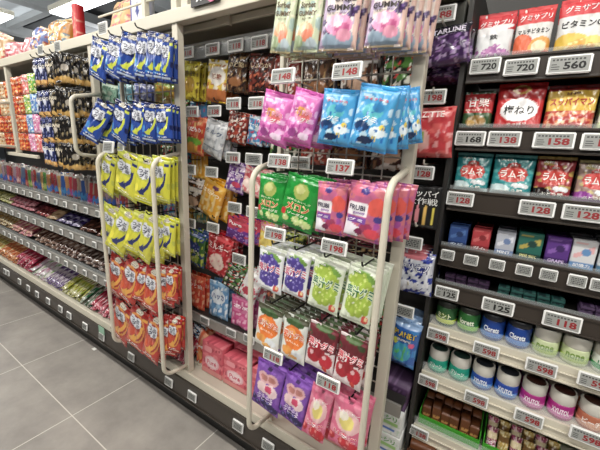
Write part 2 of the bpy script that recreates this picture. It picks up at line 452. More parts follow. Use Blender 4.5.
def wire_mesh(x0, x1, z0, z1, st, label, y=PY+.012):
    paths = []
    n = int(round((x1-x0)/st)); 
    for i in range(n+1): paths.append([(x0+i*(x1-x0)/n, y, z0), (x0+i*(x1-x0)/n, y, z1)])
    m = int(round((z1-z0)/st))
    for i in range(m+1): paths.append([(x0, y+.004, z0+i*(z1-z0)/m), (x1, y+.004, z0+i*(z1-z0)/m)])
    return tagob(tubes('wire_mesh_panel', paths, .0022, M_WIRE, n=6), label, 'wire mesh panel')
wire_mesh(-.612, -.242, .34, 1.655, .05, 'white wire mesh panel carrying the fruit gummy bags')
wire_mesh(-1.472, -1.108, .34, 1.655, .05, 'white wire mesh panel carrying the blue, yellow and red sour gummy bags')
wire_mesh(-2.1, -1.715, 1.16, 1.655, .05, 'white wire mesh panel carrying the black and navy snack packets')

# ------------------------------------------------------------------ right-hand shelves
RX0, RX1 = -.150, 1.15
RS = [(1.480, .95, 'top right shelf with the 720 and 560 tags'), (1.311, 1, 'right shelf with the 168, 138 and 158 tags'), (1.146, 1, 'right shelf with the 128 tags under the ramune bags'),
      (.981, 1, 'right shelf of small gum boxes with small tags'), (.866, 1, 'right shelf of flat gum sticks with the 125 and 118 tags'),
      (.730, 2, 'right white shelf under the upper row of gum bottles'), (.564, 2, 'right white shelf under the lower row of gum bottles'), (.357, 2, 'lowest right white shelf under the green trays')]
for z, k, lab in RS:
    s = empty('shelf', (RX0, 1.0, z), lab, 'shelf')
    m = M_RAIL if k < 2 else M_WHITE; RB = -.024 if z < .9 else -.034
    boxes('shelf_board', [(0.002, .012, .004, RX1-RX0, .32, .020)], M_DARK if k < 2 else M_CREAM, s, .001)
    boxes('price_rail', [(0, .0, RB, RX1-RX0, .010, .026), (0, -.004, .020, RX1-RX0, 0, .026), (0, -.004, RB, RX1-RX0, 0, RB+.005)] if k < 2 else [(0, .0, -.026, RX1-RX0, .010, .022), (0, -.006, -.026, RX1-RX0, 0, -.021), (0, -.006, .0, RX1-RX0, 0, .003)], m, s, .001)
    boxes('clear_front_guard', [(0, .004, .024, RX1-RX0, .006, .024+(.012 if k < 2 else .028))], M_CLEAR, s)
tagob(boxes('divider_panel', [(RX0-.016, .985, .275, RX0-.004, 1.34, 1.70)], M_DARK), 'dark upright divider panel at the left end of the right shelves', 'panel')
# ------------------------------------------------------------------ left lower shelves and inner shelf
for z, lab in ((.880, 'upper left shelf holding the standing candy sticks'), (.696, 'middle left shelf of lying chocolate packets'), (.493, 'lower left shelf of lying chocolate packets')):
    s = empty('shelf', (X0, .84, z), lab, 'shelf')
    L = -1.50-X0
    boxes('shelf_board', [(0, .012, .0, L, .42, .016)], M_DARK, s, .001)
    boxes('price_rail', [(0, 0, -.026, L, .010, .022), (0, -.005, -.026, L, 0, -.021), (0, -.005, .018, L, 0, .022)], M_GREYRAIL, s, .001)
    boxes('clear_front_guard', [(0, .004, .022, L, .006, .045)], M_CLEAR, s)
s = empty('shelf', (-1.46, .91, .475), 'inner shelf holding the orange, blue and pink bags behind the white upright', 'shelf')
boxes('shelf_board', [(0, .012, -.0, 1.28, .24, .016)], M_DARK, s, .001)
boxes('price_rail', [(0, 0, -.024, 1.28, .010, .020)], M_GREYRAIL, s, .001)

# ------------------------------------------------------------------ ceiling furniture in view
M_TUBE = mat('lit_fluorescent_diffuser', 'fbfdff', .5, emit=5.0)
def fixture(x0, x1, y, z, label, wd=.09):
    f = empty('fluorescent_light', ((x0+x1)/2, y, z), label, 'light')
    L = (x1-x0)/2
    boxes('housing', [(-L, -wd, 0, L, wd, .05)], M_WHITE, f, .004)
    boxes('diffuser', [(-L+.01, -wd+.01, -.02, L-.01, wd-.01, 0.001)], M_TUBE, f, .004)
    boxes('suspension_rod', [(-L*.8-.004, -.004, .05, -L*.8+.004, .004, 3.6-z), (L*.8-.004, -.004, .05, L*.8+.004, .004, 3.6-z)], M_DARK, f)
    return f
fixture(-4.6, -2.5, 1.91, 2.6, 'long lit fluorescent batten above the shelving top')
for x in (-4.2, -2.2, -.2, 1.8): fixture(x-.8, x+.8, -.05, 2.70, 'lit fluorescent batten over the aisle', .06)['group'] = 'battens over the aisle'
for x in (-3.4, -1.0, 1.2): fixture(x-.8, x+.8, -1.7, 2.70, 'lit fluorescent batten over the far side of the aisle', .06)['group'] = 'battens over the far side'

# ================================================================== PACKET DESIGNS
GUMNAME = dict(name='gummy_bag', cat='gummy bag')
def sour(base, arrow, dark, head, txt, strip, rings=()):
    return Kind([base, ('r', 0, .86, 1, 1, dark), *rings, ('e', .5, .93, .16, .055, 'c9c2b0'), ('n', 3, dark, .75), ('e', .42, .66, .36, .15, dark), ('e', .42, .665, .31, .125, 'dfe2ea'),
                 ('e', .27, .74, .11, .06, 'dfe2ea'), ('e', .58, .75, .11, .06, 'dfe2ea'), ('r', .72, .80, .95, .86, arrow),
                 ('a', .30, .60, .48, .06, -62, 10, arrow), ('r', .12, .05, .9, .10, strip), ('e', .16, .33, .1, .09, head), ('r', .1, .14, .45, .18, head)],
                [('つぶ', .40, .71, .46, .10, '1b1e3c'), ('グミ', .44, .61, .46, .09, '1b1e3c'), ('SOUR', .5, .93, .28, .03, '333333'), ('すっぱい', .5, .14, .5, .04, 'ffffff')], shape='pillow', t=.020, m=GLOSS, **GUMNAME)
BLUE = sour('1f459a', 'cdd63a', '101c52', '3c86cc', 'つぶ', 'c9d9f0')
YELL = sour('d3d02c', '26306e', 'b8bd3e', 'f2e93c', 'つぶ', 'e9ee8a')
REDS = sour('bd2a1c', 'e8a53a', '8f1512', 'd8561f', 'つぶ', 'e3b9a4', (('e', .46, .52, .47, .36, 'd98a34'), ('e', .46, .52, .41, .31, '9c1c14'), ('e', .46, .52, .36, .27, 'c8401e')))

GUM_G = Kind(['e7d9d0', ('n', 3, 'b9a9c9', .5), ('r', 0, 0, .12, 1, 'b79fc0'), ('r', .9, 0, 1, 1, 'd9b4a6'), ('e', .5, .16, .42, .2, '8ea3b6'), ('n', 5, 'f4ece4', .6, (.1, .55, .9, 1)),
              ('c', .25, .36, .16, .14, 9, .06, '3d2457', '7b5aa0'), ('c', .85, .5, .12, .1, 6, .06, '3d2457', '7b5aa0'), ('e', .52, .34, .36, .14, 'e58bb7'), ('e', .42, .40, .22, .08, 'f4bcd6'), ('e', .62, .30, .2, .075, 'c9578f'), ('e', .5, .35, .1, .04, 'f7d5e4'),
              ('e', .68, .2, .2, .08, 'dc8fa8'), ('r', 0, 0, 1, .035, 'c8b08a')],
             [('GUMMY', .5, .57, .76, .075, '3a3230'), ('ORBE', .62, .68, .55, .07, '3a3230'), ('コラーゲン', .45, .50, .5, .03, '6a5a58')], t=.022, m=FOIL, **GUMNAME)
GUM_P = Kind(['cfd8b4', ('r', 0, 0, .1, 1, 'b8c49a'), ('n', 3, 'a7c0b8', .5), ('n', 5, 'eee6cf', .6, (0, .5, 1, 1)), ('e', .5, .27, .33, .13, 'f0a77c'), ('e', .42, .33, .22, .07, 'f6caa0'), ('e', .6, .22, .2, .09, 'ea8a6a'), ('e', .25, .14, .22, .09, '9dae86'), ('e', .75, .12, .2, .07, 'b9c9cf'), ('r', 0, 0, 1, .03, 'b9a878')],
             [('GUMMY', .5, .52, .74, .065, '6b5b45'), ('Sorbet', .5, .63, .6, .075, '6b5b45'), ('ピーチ', .5, .45, .4, .03, '7d6d58')], t=.022, m=FOIL, **GUMNAME)
PINKF = Kind(['d666b6', ('r', 0, .93, 1, 1, 'd24aa8'), ('n', 4, 'f1b8e4', .45, (.05, .1, .95, .85)), ('r', .1, .86, .8, .89, 'f0a0d8'), ('e', .5, .55, .3, .14, 'e98ab0'), ('e', .40, .60, .16, .08, 'f2a94f'), ('e', .6, .52, .16, .08, 'dd6b6b'), ('n', 7, 'b23a96', .8, (.1, .1, .9, .6)), ('e', .3, .2, .18, .08, '9a3f8a'), ('e', .7, .18, .18, .07, 'f2d6ee'), ('r', 0, 0, 1, .04, 'd13fa6')],
             [('フィッシュ', .5, .60, .62, .10, 'e0527a', 'f7e0ee'), ('グミ', .62, .46, .35, .08, 'f2f2f2')], t=.03, m=GLOSS, **GUMNAME)
BLUEF = Kind(['3fa3dc', ('r', 0, .93, 1, 1, '2f95d6'), ('n', 4, 'bfe0f2', .5, (.05, .1, .95, .85)), ('r', .1, .86, .8, .89, '9fd4f2'), ('e', .48, .60, .26, .12, '58c1cf'), ('e', .60, .66, .14, .07, '2f8fcf'), ('e', .28, .36, .20, .09, '20406f'), ('e', .7, .30, .2, .09, 'e8f4fa'), ('e', .80, .38, .07, .045, 'f0d44a'), ('e', .66, .2, .07, .045, 'f0d44a'), ('n', 7, '1e6fb8', .85, (.1, .05, .9, .6)), ('e', .45, .16, .2, .06, '1c3156'), ('r', 0, 0, 1, .04, '2a8ed4')],
             [('フィッシュ', .5, .78, .62, .05, 'e2556a'), ('グミ', .45, .48, .35, .09, 'f6fafc')], t=.03, m=GLOSS, **GUMNAME)
GREENM = Kind(['1c9a3a', ('n', 3, '118a30', .4), ('e', .5, .72, .22, .15, 'a8b45a'), ('e', .46, .76, .13, .08, 'ccd084'), ('r', .48, .86, .52, .92, '6d7a34'), ('c', .55, .16, .34, .08, 9, .09, 'c7d98a', 'e6efb4'), ('e', .12, .28, .08, .06, 'c9332f')],
             [('メロン', .5, .42, .66, .15, 'b9472e', 'ead9a6'), ('ソーダグミ', .55, .29, .6, .06, 'f2f5e0'), ('濃厚なおいしさ', .5, .54, .7, .04, 'dff0c8')], t=.022, m=GLOSS, **GUMNAME)
FRUBI = Kind(['c4628e', ('n', 3, 'd0727e', .2), ('n', 4, 'a54a9a', .75), ('e', .78, .62, .22, .16, 'e2574a'), ('e', .3, .85, .2, .1, 'e06a86'), ('e', .45, .86, .11, .06, '4b3e8c'), ('e', .85, .42, .1, .06, '4b3e8c'), ('e', .6, .24, .16, .09, 'a3375f'), ('e', .75, .16, .2, .09, 'd83f50'), ('r', .04, .42, .56, .64, 'f1ecf0'), ('e', .3, .63, .26, .035, 'f1ecf0'), ('p', [(.02, .06), (.4, .06), (.5, .2), (.02, .36)], 'efe9f2'), ('r', .06, .31, .58, .40, '7d4aa2'), ('e', .42, .16, .1, .06, '7a1f4c')],
             [('FRUBI', .29, .565, .42, .085, '3b3550'), ('gummy', .36, .47, .3, .045, '8a5aa8'), ('グミ', .3, .355, .4, .05, 'f4eef8')], t=.028, m=GLOSS, **GUMNAME)
def kaju(base, fruit, hi, txt, out, leaf='6f9a3c'):
    return Kind([base, ('r', 0, .93, 1, 1, 'cfd3c4'), ('e', .5, .86, .34, .07, leaf), ('e', .72, .82, .2, .06, leaf), ('c', .47, .72, .36, .13, 26, .10, fruit, hi), ('c', .5, .38, .34, .22, 42, .105, fruit, hi), ('e', .82, .13, .11, .08, 'd9483c'), ('e', .86, .15, .05, .04, 'f3d9a0')],
                [('果汁グミ', .5, .57, .88, .19, txt, out, .06), ('100%', .25, .90, .3, .035, 'f7f7f0')], t=.018, m=MATTE, **GUMNAME)
GRAPE = kaju('e4e6e8', '4d3a96', '9a8fd4', 'c21f54', 'f6f0f4')
MUSC = kaju('dde6cf', 'a2be3c', 'd5e680', '156b52', 'eaf3d4')
ORAN = Kind(['dfe3dc', ('r', 0, .88, 1, 1, '4a4a36'), ('e', .5, .86, .36, .08, '3d5a30'), ('e', .5, .55, .43, .26, 'f07b1c'), ('e', .42, .64, .2, .1, 'f7a450'), ('r', 0, .0, 1, .26, 'e9e7e0'), ('e', .3, .22, .24, .1, 'f0a040'), ('e', .7, .2, .22, .09, 'e8edf0'), ('e', .55, .1, .18, .05, 'f2b25c')],
            [('果汁グミ', .5, .60, .86, .16, 'e9501c', 'faf0e2'), ('温州みかん', .5, .44, .55, .05, 'fff2d8')], t=.018, m=MATTE, **GUMNAME)
CHER = Kind(['e9dcdc', ('r', 0, .5, 1, 1, '6f1f2c'), ('n', 3, '3f4a2c', .6, (0, .7, 1, 1)), ('e', .5, .95, .3, .06, '506a3c'), ('n', 4, '9a2c3c', .6, (0, .45, 1, .75)), ('e', .28, .30, .24, .17, 'b3142a'), ('e', .72, .28, .24, .17, 'c21a30'), ('e', .5, .42, .2, .13, 'a31026'), ('e', .22, .36, .07, .05, 'f2c0c4'), ('e', .68, .35, .07, .05, 'f2c0c4'), ('e', .72, .08, .1, .07, 'd8402f')],
            [('果汁グミ', .5, .60, .88, .17, 'd11a3a', 'fbeff0')], t=.018, m=MATTE, **GUMNAME)
PURP = Kind(['7d45ae', ('n', 3, '8f58bd', .4), ('e', .5, .93, .08, .03, '3a1c58'), ('c', .5, .16, .42, .12, 16, .10, '2c2058', '6c62b4'), ('e', .36, .72, .22, .12, 'e7b3b8'), ('e', .64, .74, .22, .12, 'e7b3b8'), ('e', .36, .50, .22, .12, 'f0cfcf'), ('e', .66, .50, .24, .13, 'f3d6da'), ('e', .36, .72, .13, .07, 'c9827c'), ('e', .64, .74, .13, .07, 'c9827c'), ('e', .58, .52, .13, .08, 'd93f6d')],
            [('ぷるぷる', .5, .33, .6, .08, 'f3e6fa'), ('グレープ', .5, .25, .6, .06, 'f3e6fa')], t=.02, m=MATTE, **GUMNAME)
PNKS = Kind(['df6b8e', ('n', 3, 'e98aa4', .3), ('e', .5, .94, .07, .03, '7c2f48'), ('e', .5, .58, .38, .22, 'f3c2c4'), ('e', .48, .57, .22, .14, 'f2e07a'), ('e', .38, .68, .14, .08, 'f7efdc'), ('c', .5, .14, .42, .12, 12, .12, 'cf2433', 'f08a8a')],
            [('ももいちご', .5, .76, .64, .07, 'f9eef0'), ('いちご', .5, .31, .7, .10, 'd2203c', 'fbeef0')], t=.02, m=MATTE, **GUMNAME)
def plain(base, c1, c2, txt='', tc='ffffff', out=None, t=.022, m=None, res=(24, 32), shape='pillow', extra=(), name='candy_bag', cat='candy bag', wr=2.2, tp=(.5, .68, .75, .13)):
    return Kind([base, ('r', 0, .9, 1, 1, c1), ('n', 3, c1, .4), ('n', 5, c2, .8), *extra], [(txt, *tp, tc, out)] if txt else (), t=t, m=m or GLOSS, res=res, shape=shape, name=name, cat=cat, wr=wr)

# ================================================================== FRUIT GUMMY RACK (front of the aisle)
FY = .712
quad(GUM_P, (281, -22), (301, -24), (291, 53), (269, 54), FY, 'front pale green peach gummy bag at the left end of the top row', n=4)
quad(GUM_P, (302, -22), (328, -23), (317, 52), (293, 53), FY, 'front pale green peach gummy bag second from left in the top row', n=4)
quad(GUM_G, (329, -22), (366, -26), (357, 51), (317, 51), FY, 'front pink flower gummy bag left of the pair in the top row', n=5, dx=.004)
quad(GUM_G, (375, -25), (415, -28), (403, 47), (363, 48), FY, 'front pink flower gummy bag right of the pair, at the top beside the white upright', n=5, dx=.008)
quad(PINKF, (266, 92), (298, 93), (288, 145), (254, 142), FY, 'front magenta fish gummy bag at the left end of the second row', n=3, dy=.034, yaw=-.05, dx=.001)
quad(PINKF, (299, 93), (324, 88), (310, 145), (286, 144), FY, 'magenta fish gummy bag turned sideways, between the first magenta bag and the blue bags', n=3, dy=.034, yaw=.35, dx=.003)
quad(BLUEF, (324, 88), (361, 90), (350, 147), (317, 144), FY, 'front light blue fish gummy bag, left one in the second row', n=3, dy=.034)
quad(BLUEF, (362, 88), (403, 82), (386, 152), (347, 149), FY, 'front light blue fish gummy bag, large middle one in the second row', n=3, yaw=.1)
quad(BLUEF, (390, 88), (408, 84), (408, 149), (386, 150), FY+.035, 'light blue fish gummy bag fanned out behind the large blue one', n=1, yaw=.5)
quad(BLUEF, (400, 86), (417, 90), (423, 142), (400, 146), FY+.06, 'light blue fish gummy bag at the right end, overlapping the white upright', n=1, yaw=.45)
quad(GREENM, (260, 176), (288, 175), (282, 224), (257, 220), FY, 'front green melon gummy bag, left one in the third row', n=4, dx=.003)
quad(GREENM, (290, 175), (324, 179), (312, 231), (278, 225), FY, 'front green melon gummy bag, right one in the third row', n=4, yaw=.1, dx=.003)
quad(FRUBI, (318, 182), (350, 183), (344, 237), (315, 231), FY, 'front pink and red mixed fruit gummy bag, left one in the third row', n=4, dy=.030)
quad(FRUBI, (352, 182), (392, 184), (382, 243), (342, 237), FY, 'front pink and red mixed fruit gummy bag, right one in the third row', n=4, dy=.030, yaw=.05, dx=.012)
quad(GRAPE, (260, 248), (286, 251), (281, 292), (257, 288), FY, 'front white gummy bag with purple grapes, left one in the fourth row', n=5, dx=.003)
quad(GRAPE, (287, 251), (313, 254), (305, 299), (282, 293), FY, 'front white gummy bag with purple grapes, right one in the fourth row', n=5, dx=.003)
quad(MUSC, (316, 259), (347, 263), (338, 315), (306, 305), FY, 'front white gummy bag with green grapes, left one in the fourth row', n=5, dx=.003)
quad(MUSC, (349, 264), (385, 270), (368, 328), (340, 317), FY, 'front white gummy bag with green grapes, right one in the fourth row', n=4, dx=.0)
quad(ORAN, (258, 303), (285, 311), (277, 352), (255, 343), FY, 'front mandarin orange gummy bag, left one in the fifth row', n=5, dx=.003)
quad(ORAN, (284, 311), (311, 322), (303, 365), (281, 355), FY, 'front mandarin orange gummy bag, right one in the fifth row', n=5, dx=.003)
quad(CHER, (311, 320), (340, 331), (333, 375), (304, 363), FY, 'front dark red cherry gummy bag, left one in the fifth row', n=5, dx=.003)
quad(CHER, (341, 331), (370, 344), (360, 393), (332, 377), FY, 'front dark red cherry gummy bag, right one in the fifth row', n=4, dx=.0)
quad(PURP, (258, 359), (287, 372), (277, 415), (252, 403), FY, 'front purple gummy pouch, left one in the bottom row', n=4, dx=.003)
quad(PURP, (286, 372), (315, 384), (301, 428), (278, 415), FY, 'front purple gummy pouch, right one in the bottom row', n=4, dx=.003)
quad(PNKS, (314, 382), (336, 393), (323, 442), (302, 431), FY, 'front pink strawberry gummy pouch, left one in the bottom row', n=4, yaw=.1, dx=.003)
quad(PNKS, (337, 392), (369, 406), (362, 456), (326, 441), FY, 'front pink strawberry gummy pouch, right one in the bottom row', n=3, dx=0)

# hooks: black plastic arms from the mesh
HM = {}
def hook(x, z, label, group, L=.135, y=PY+.012, col=None, name='display_hook'):
    k = (L, col)
    if k not in HM:
        v, f = tube_raw([(0, 0, -.004), (0, -.004, 0), (0, -L+.006, 0), (0, -L, .004), (0, -L-.003, .012)], .0026, 6)
        me = bpy.data.meshes.new('display_hook'); me.from_pydata([tuple(q) for q in v], [], f); me.materials.append(col or M_BLACK); HM[k] = me
    o = tagob(link(bpy.data.objects.new(name, HM[k])), label, 'hook', group); o.location = (x, y, z); return o
for row, z in (('top', 1.605), ('second', 1.401), ('third', 1.196), ('fourth', .992), ('fifth', .808), ('bottom', .615)):
    for x in (-.545, -.467, -.375, -.272):
        hook(x, z, 'black hook holding a stack of bags in the %s row of the fruit gummy rack' % row, 'hooks of the %s fruit gummy row' % row)
def arm_tag(px, py, num, red, label, group=None, w=.07, h=.036, Y=.69):
    p = P(px, py, Y)
    return price_tag(p, num, w, h, red, label, group, tilt=.15)
FT = [((347, 71), '148', 'white tag reading 148 above the light blue fish bags'), ((283, 76), '148', 'white tag reading 148 below the pale green peach gummy bags'),
      ((279, 161), '138', 'white price tag hanging below the magenta fish bags, above the green bags'), ((340, 167), '137', 'white price tag between the blue fish bags and the mixed fruit bags'),
      ((275, 234), '198', 'white price tag below the green melon bags, above the purple grape bags'), ((334, 247), '198', 'white price tag below the mixed fruit bags, above the green grape bags'),
      ((273, 356), '118', 'white price tag below the mandarin orange bags'), ((328, 383), '118', 'white price tag below the dark red cherry bags')]
for p, n, l in FT: arm_tag(*p, n, True, l)
for (px, py), n, l in FT:
    p = P(px, py, .70); hook(p.x, p.z-.004, 'pale arm holding the '+l.replace('white tag', 'tag').replace('white price tag', 'price tag'), None, L=.140, col=M_WIRE)

# ================================================================== SOUR GUMMY RACK (blue, yellow, red)
Y2 = .735
B1 = [((92, 39), (110, 39), (106, 81), (89, 78), 0, 'leftmost'), ((111, 38), (127, 37), (122, 79), (106, 76), .1, 'second from left'), ((128, 35), (141, 35), (137, 81), (124, 78), .5, 'third from left, turned'),
      ((141, 33), (151, 33), (149, 80), (139, 79), .45, 'fourth from left'), ((152, 32), (162, 32), (161, 82), (149, 79), .4, 'fifth from left'), ((158, 33), (167, 34), (167, 82), (155, 80), .3, 'near the white upright'), ((165, 36), (172, 38), (172, 83), (163, 81), .3, 'rightmost')]
for a, b, c, d, yw, t in B1:
    quad(BLUE, a, b, c, d, Y2, 'blue sour gummy bag with yellow arrow, %s in the upper blue row' % t, yaw=yw, n=2, dy=.024, dx=-.012)
B2 = [((103, 103), (111, 103), (104, 141), (95, 139), .6, 'leftmost, turned sideways'), ((116, 103), (132, 102), (126, 142), (112, 141), .05, 'second from left'), ((133, 103), (149, 102), (146, 143), (131, 141), .05, 'third from left'),
      ((149, 103), (157, 104), (156, 143), (147, 142), .6, 'fourth, turned sideways'), ((156, 103), (171, 105), (174, 142), (157, 143), .05, 'rightmost')]
for a, b, c, d, yw, t in B2:
    quad(BLUE, a, b, c, d, Y2, 'blue sour gummy bag with yellow arrow, %s in the lower blue row' % t, yaw=yw, n=3, dy=.024, dx=-.012)
Q = [((103, 155), (117, 155), (113, 194), (100, 192), 0, 'leftmost'), ((118, 153), (141, 154), (137, 199), (114, 194), 0, 'second from left'), ((142, 158), (155, 159), (153, 205), (138, 201), .3, 'third from left'), ((154, 155), (169, 158), (170, 202), (153, 202), .1, 'rightmost')]
for a, b, c, d, yw, t in Q:
    quad(YELL, a, b, c, d, Y2, 'yellow sour gummy bag with dark arrow, %s in the upper yellow row' % t, yaw=yw, n=3, dy=.024, dx=-.012)
Q = [((103, 208), (124, 209), (116, 244), (102, 242), 0, 'leftmost'), ((124, 211), (138, 213), (127, 251), (114, 247), .3, 'second from left, tilted'), ((139, 212), (148, 215), (142, 251), (131, 248), .5, 'third from left, turned'), ((147, 215), (161, 218), (151, 261), (136, 256), .1, 'fourth from left'), ((161, 218), (167, 220), (165, 259), (157, 257), .5, 'fifth from left'), ((162, 217), (175, 219), (176, 254), (160, 255), 0, 'rightmost')]
for a, b, c, d, yw, t in Q:
    quad(YELL, a, b, c, d, Y2, 'yellow sour gummy bag with dark arrow, %s in the lower yellow row' % t, yaw=yw, n=2, dy=.024, dx=-.012)
Q = [((113, 256), (127, 259), (122, 294), (108, 291), .1, 'leftmost'), ((129, 259), (145, 264), (135, 303), (120, 299), .1, 'second from left'), ((143, 266), (150, 268), (146, 300), (138, 297), .5, 'third from left, turned'), ((148, 268), (164, 271), (158, 312), (143, 308), .1, 'fourth from left'), ((159, 268), (173, 270), (174, 302), (157, 305), .1, 'fifth from left'), ((168, 267), (176, 270), (177, 301), (168, 302), .3, 'rightmost')]
for a, b, c, d, yw, t in Q:
    quad(REDS, a, b, c, d, Y2, 'red sour gummy bag with orange arrow, %s in the upper red row' % t, yaw=yw, n=2, dy=.024, dx=-.012)
Q = [((116, 303), (134, 304), (126, 342), (111, 334), 0, 'leftmost'), ((133, 307), (150, 311), (143, 350), (128, 343), .1, 'second from left'), ((151, 315), (166, 319), (158, 362), (144, 355), .1, 'third from left'), ((165, 318), (176, 320), (174, 355), (165, 353), .5, 'fourth from left, turned'), ((171, 317), (180, 320), (179, 350), (170, 352), .3, 'rightmost')]
for a, b, c, d, yw, t in Q:
    quad(REDS, a, b, c, d, Y2, 'red sour gummy bag with orange arrow, %s in the lower red row' % t, yaw=yw, n=2, dy=.024, dx=-.012)
for row, z in (('upper blue', 1.638), ('lower blue', 1.402), ('upper yellow', 1.187), ('lower yellow', .985), ('upper red', .765), ('lower red', .545)):
    for x in (-1.42, -1.335, -1.25, -1.165):
        hook(x, z, 'black hook holding the bags of the %s row' % row, 'hooks of the %s row' % row, L=.125)
arm_tag(108.5, 147, '', False, 'grey backed price tag at the left under the lower blue bags', w=.075, h=.045)
arm_tag(121, 147, '', False, 'small price tag right of the other under the lower blue bags', w=.045, h=.036, Y=.74)
# ------------------------------------------------------------------ navy, black and gold snack packets (left rack)
NAVY = plain('1a2148', '2b3570', '8a90b8', 'CHOCO', 'e8e4da', None, name='snack_packet', cat='snack packet', extra=[('r', 0, 0, 1, .2, 'c9924a'), ('e', .5, .12, .4, .1, 'e0b26a'), ('e', .4, .55, .25, .12, 'cfd2e2')], t=.014)
BLKG = plain('14110f', '2a2420', '8a7a5a', 'BANANA', 'eadfc8', None, name='snack_packet', cat='snack packet', extra=[('r', 0, 0, 1, .16, 'b98a3c'), ('e', .5, .12, .38, .1, 'dcb060'), ('e', .5, .5, .25, .1, 'bdb4a6')], t=.014)
rowz = (1.622, 1.480, 1.352, 1.238)
for r, z in enumerate(rowz):
    rn = ('top', 'second', 'third', 'bottom')[r]
    for c, x in enumerate((-2.055, -1.985, -1.905, -1.84)):
        K = NAVY if c < 2 else BLKG; nm = 'navy choco packet' if c < 2 else 'black choco packet'
        for k in range(3):
            if c == 0 and k == 2: continue
            K.put(Vector((x+.004*k, .735+.024*k, z+rnd.uniform(-.004, .004))), .072, .125, rnd.uniform(-.03, .03), rnd.uniform(-.1, .1), 0,
                  '%s%s, %s column, %s row of left rack' % (nm, '' if k == 0 else (' behind the front one', ' at its hook end')[k-1], ('far left', 'second', 'third', 'fourth')[c], rn), var=k, text=(k == 0))
        hook(x, z+.008, 'black hook holding choco packets in the %s row of the left rack' % rn, 'hooks of the %s choco row' % rn, L=.125)
    for c, x in enumerate((-1.785, -1.745)):
        for k in range(3):
            BLKG.put(Vector((x, .735+.034*k, z+rnd.uniform(-.006, .004))), .070, .125, rnd.uniform(-.05, .05), 1.0, 0,
                     'black and gold choco packet turned edge-on in the %s row, beside the blue bags' % rn, 'edge-on choco packets in the %s row' % rn, var=k, text=False)
# orange, red, green and pink packets at the far left
FARK = [plain('d8622a', 'b03a1c', 'f0b46a', 'おかき', 'f6e4c0', t=.016, name='snack_packet', cat='snack packet'), plain('c8401f', '8f2415', 'e8a04a', 'いか', 'f6e4c0', t=.016, name='snack_packet', cat='snack packet'), plain('a43a20', 'cf6a30', 'f0cf8a', 'あられ', 'f6e4c0', t=.016, name='snack_packet', cat='snack packet'),
        plain('d9b98a', 'e0d4b8', 'b06a30', 'するめ', '8a2a18', t=.016, name='snack_packet', cat='snack packet')]
FARS = [plain('df6a6f', 'e8a08a', 'f3d9d0', 'もも', 'ffffff', t=.016, name='snack_packet', cat='snack packet'), plain('6fae4c', 'd9d86a', 'f0e6c0', 'ライム', 'ffffff', t=.016, name='snack_packet', cat='snack packet'), plain('5a86c8', 'a8cbe0', 'e9eef4', 'ソーダ', 'ffffff', t=.016, name='snack_packet', cat='snack packet'), plain('d978a8', 'e9b0cc', 'f6e4ee', 'いちご', 'ffffff', t=.016, name='snack_packet', cat='snack packet')]
for r, z in enumerate((1.60, 1.49, 1.38, 1.27)):
    rn = ('top', 'second', 'third', 'bottom')[r]
    for c, x in enumerate((-3.30, -3.20, -3.10, -3.0, -2.90, -2.80)):
        FARK[(c+r*3+(c*r) % 2) % 4].put(Vector((x, .86, z)), .085, .105, rnd.uniform(-.05, .05), rnd.uniform(.1, .4), 0, 'orange and red rice cracker packet in the %s row at the far left edge' % rn, 'rice cracker packets in the %s row at the far left' % rn, var=c)
    for c, x in enumerate((-2.66, -2.57)):
        FARK[(c+r) % 3].put(Vector((x, .83, z)), .085, .105, 0, .2, 0, 'orange snack packet %s, %s row right of the far white upright' % (('nearer that upright', 'beside the pastel packets')[c], rn), var=c)
    for c, x in enumerate((-2.47, -2.38)):
        FARS[(r+c) % 4 if c else r].put(Vector((x, .82, z)), .085, .105, 0, .1, 0, '%s pastel candy packet %s left of the navy choco ones' % (rn, ('in the left column', 'in the right column')[c]), var=c)

# ================================================================== INNER BAY (between the two front racks)
IY = .95
def inner(K, q, lab, Y=IY, n=3, yaw=0, **k): return quad(K, *q, Y, lab, yaw=yaw, n=n, dy=.03, **k)
I_Y1 = plain('c9b52a', 'e3d23c', '6b5218', '生姜', '5a3c14', extra=[('e', .5, .4, .32, .2, 'a9862a'), ('r', 0, .7, .5, .9, 'e8e04a')])
I_Y2 = plain('d8b62e', 'e9dfc6', 'b06a2a', '黒糖', '8a3a1c', 'f6efe0', extra=[('e', .55, .62, .4, .22, 'e7e2d8'), ('r', 0, 0, 1, .3, 'b86a34')], tp=(.55, .6, .5, .14))
I_BR = plain('4a3020', '6b4a30', 'a88a5a', 'のど飴', 'e6d2a8', extra=[('n', 4, '2a1a12', .3), ('e', .5, .25, .3, .12, '8a5a34')])
I_RD = plain('6a2a20', '3a201a', 'b05a3a', 'しょうが', 'e6c8a8', extra=[('n', 5, '2c1814', .35)])
inner(I_Y1, ((184, 61), (202, 61), (198, 100), (183, 100)), 'yellow and olive candy bag in the top inner row beside the white upright')
inner(I_Y2, ((208, 62), (231, 57), (225, 103), (206, 101)), 'white, yellow and brown candy bag second in the top inner row')
inner(I_BR, ((230, 54), (249, 50), (246, 92), (226, 92)), 'dark brown candy bag third in the top inner row', yaw=.1)
inner(I_RD, ((251, 54), (275, 52), (272, 92), (248, 93)), 'dark red-brown candy bag fourth in the top inner row', yaw=.1)
I_OR = plain('d2452a', 'e8855a', 'f0c070', 'くだもの', 'ffffff', extra=[('e', .5, .36, .4, .1, '7cbb3c'), ('e', .4, .18, .34, .14, 'eda63c')])
I_WH = plain('cfd3d6', 'e6e8ea', 'a8adb4', 'ミルク', '4a5a7a', extra=[('r', .1, .25, .9, .28, '8a929c')], t=.03)
I_RB = plain('8a2c22', 'b0452f', 'e0d0c4', '梅', 'f4e6d8', extra=[('n', 5, 'e4dad2', .7), ('n', 4, '4a1a16', .6)])
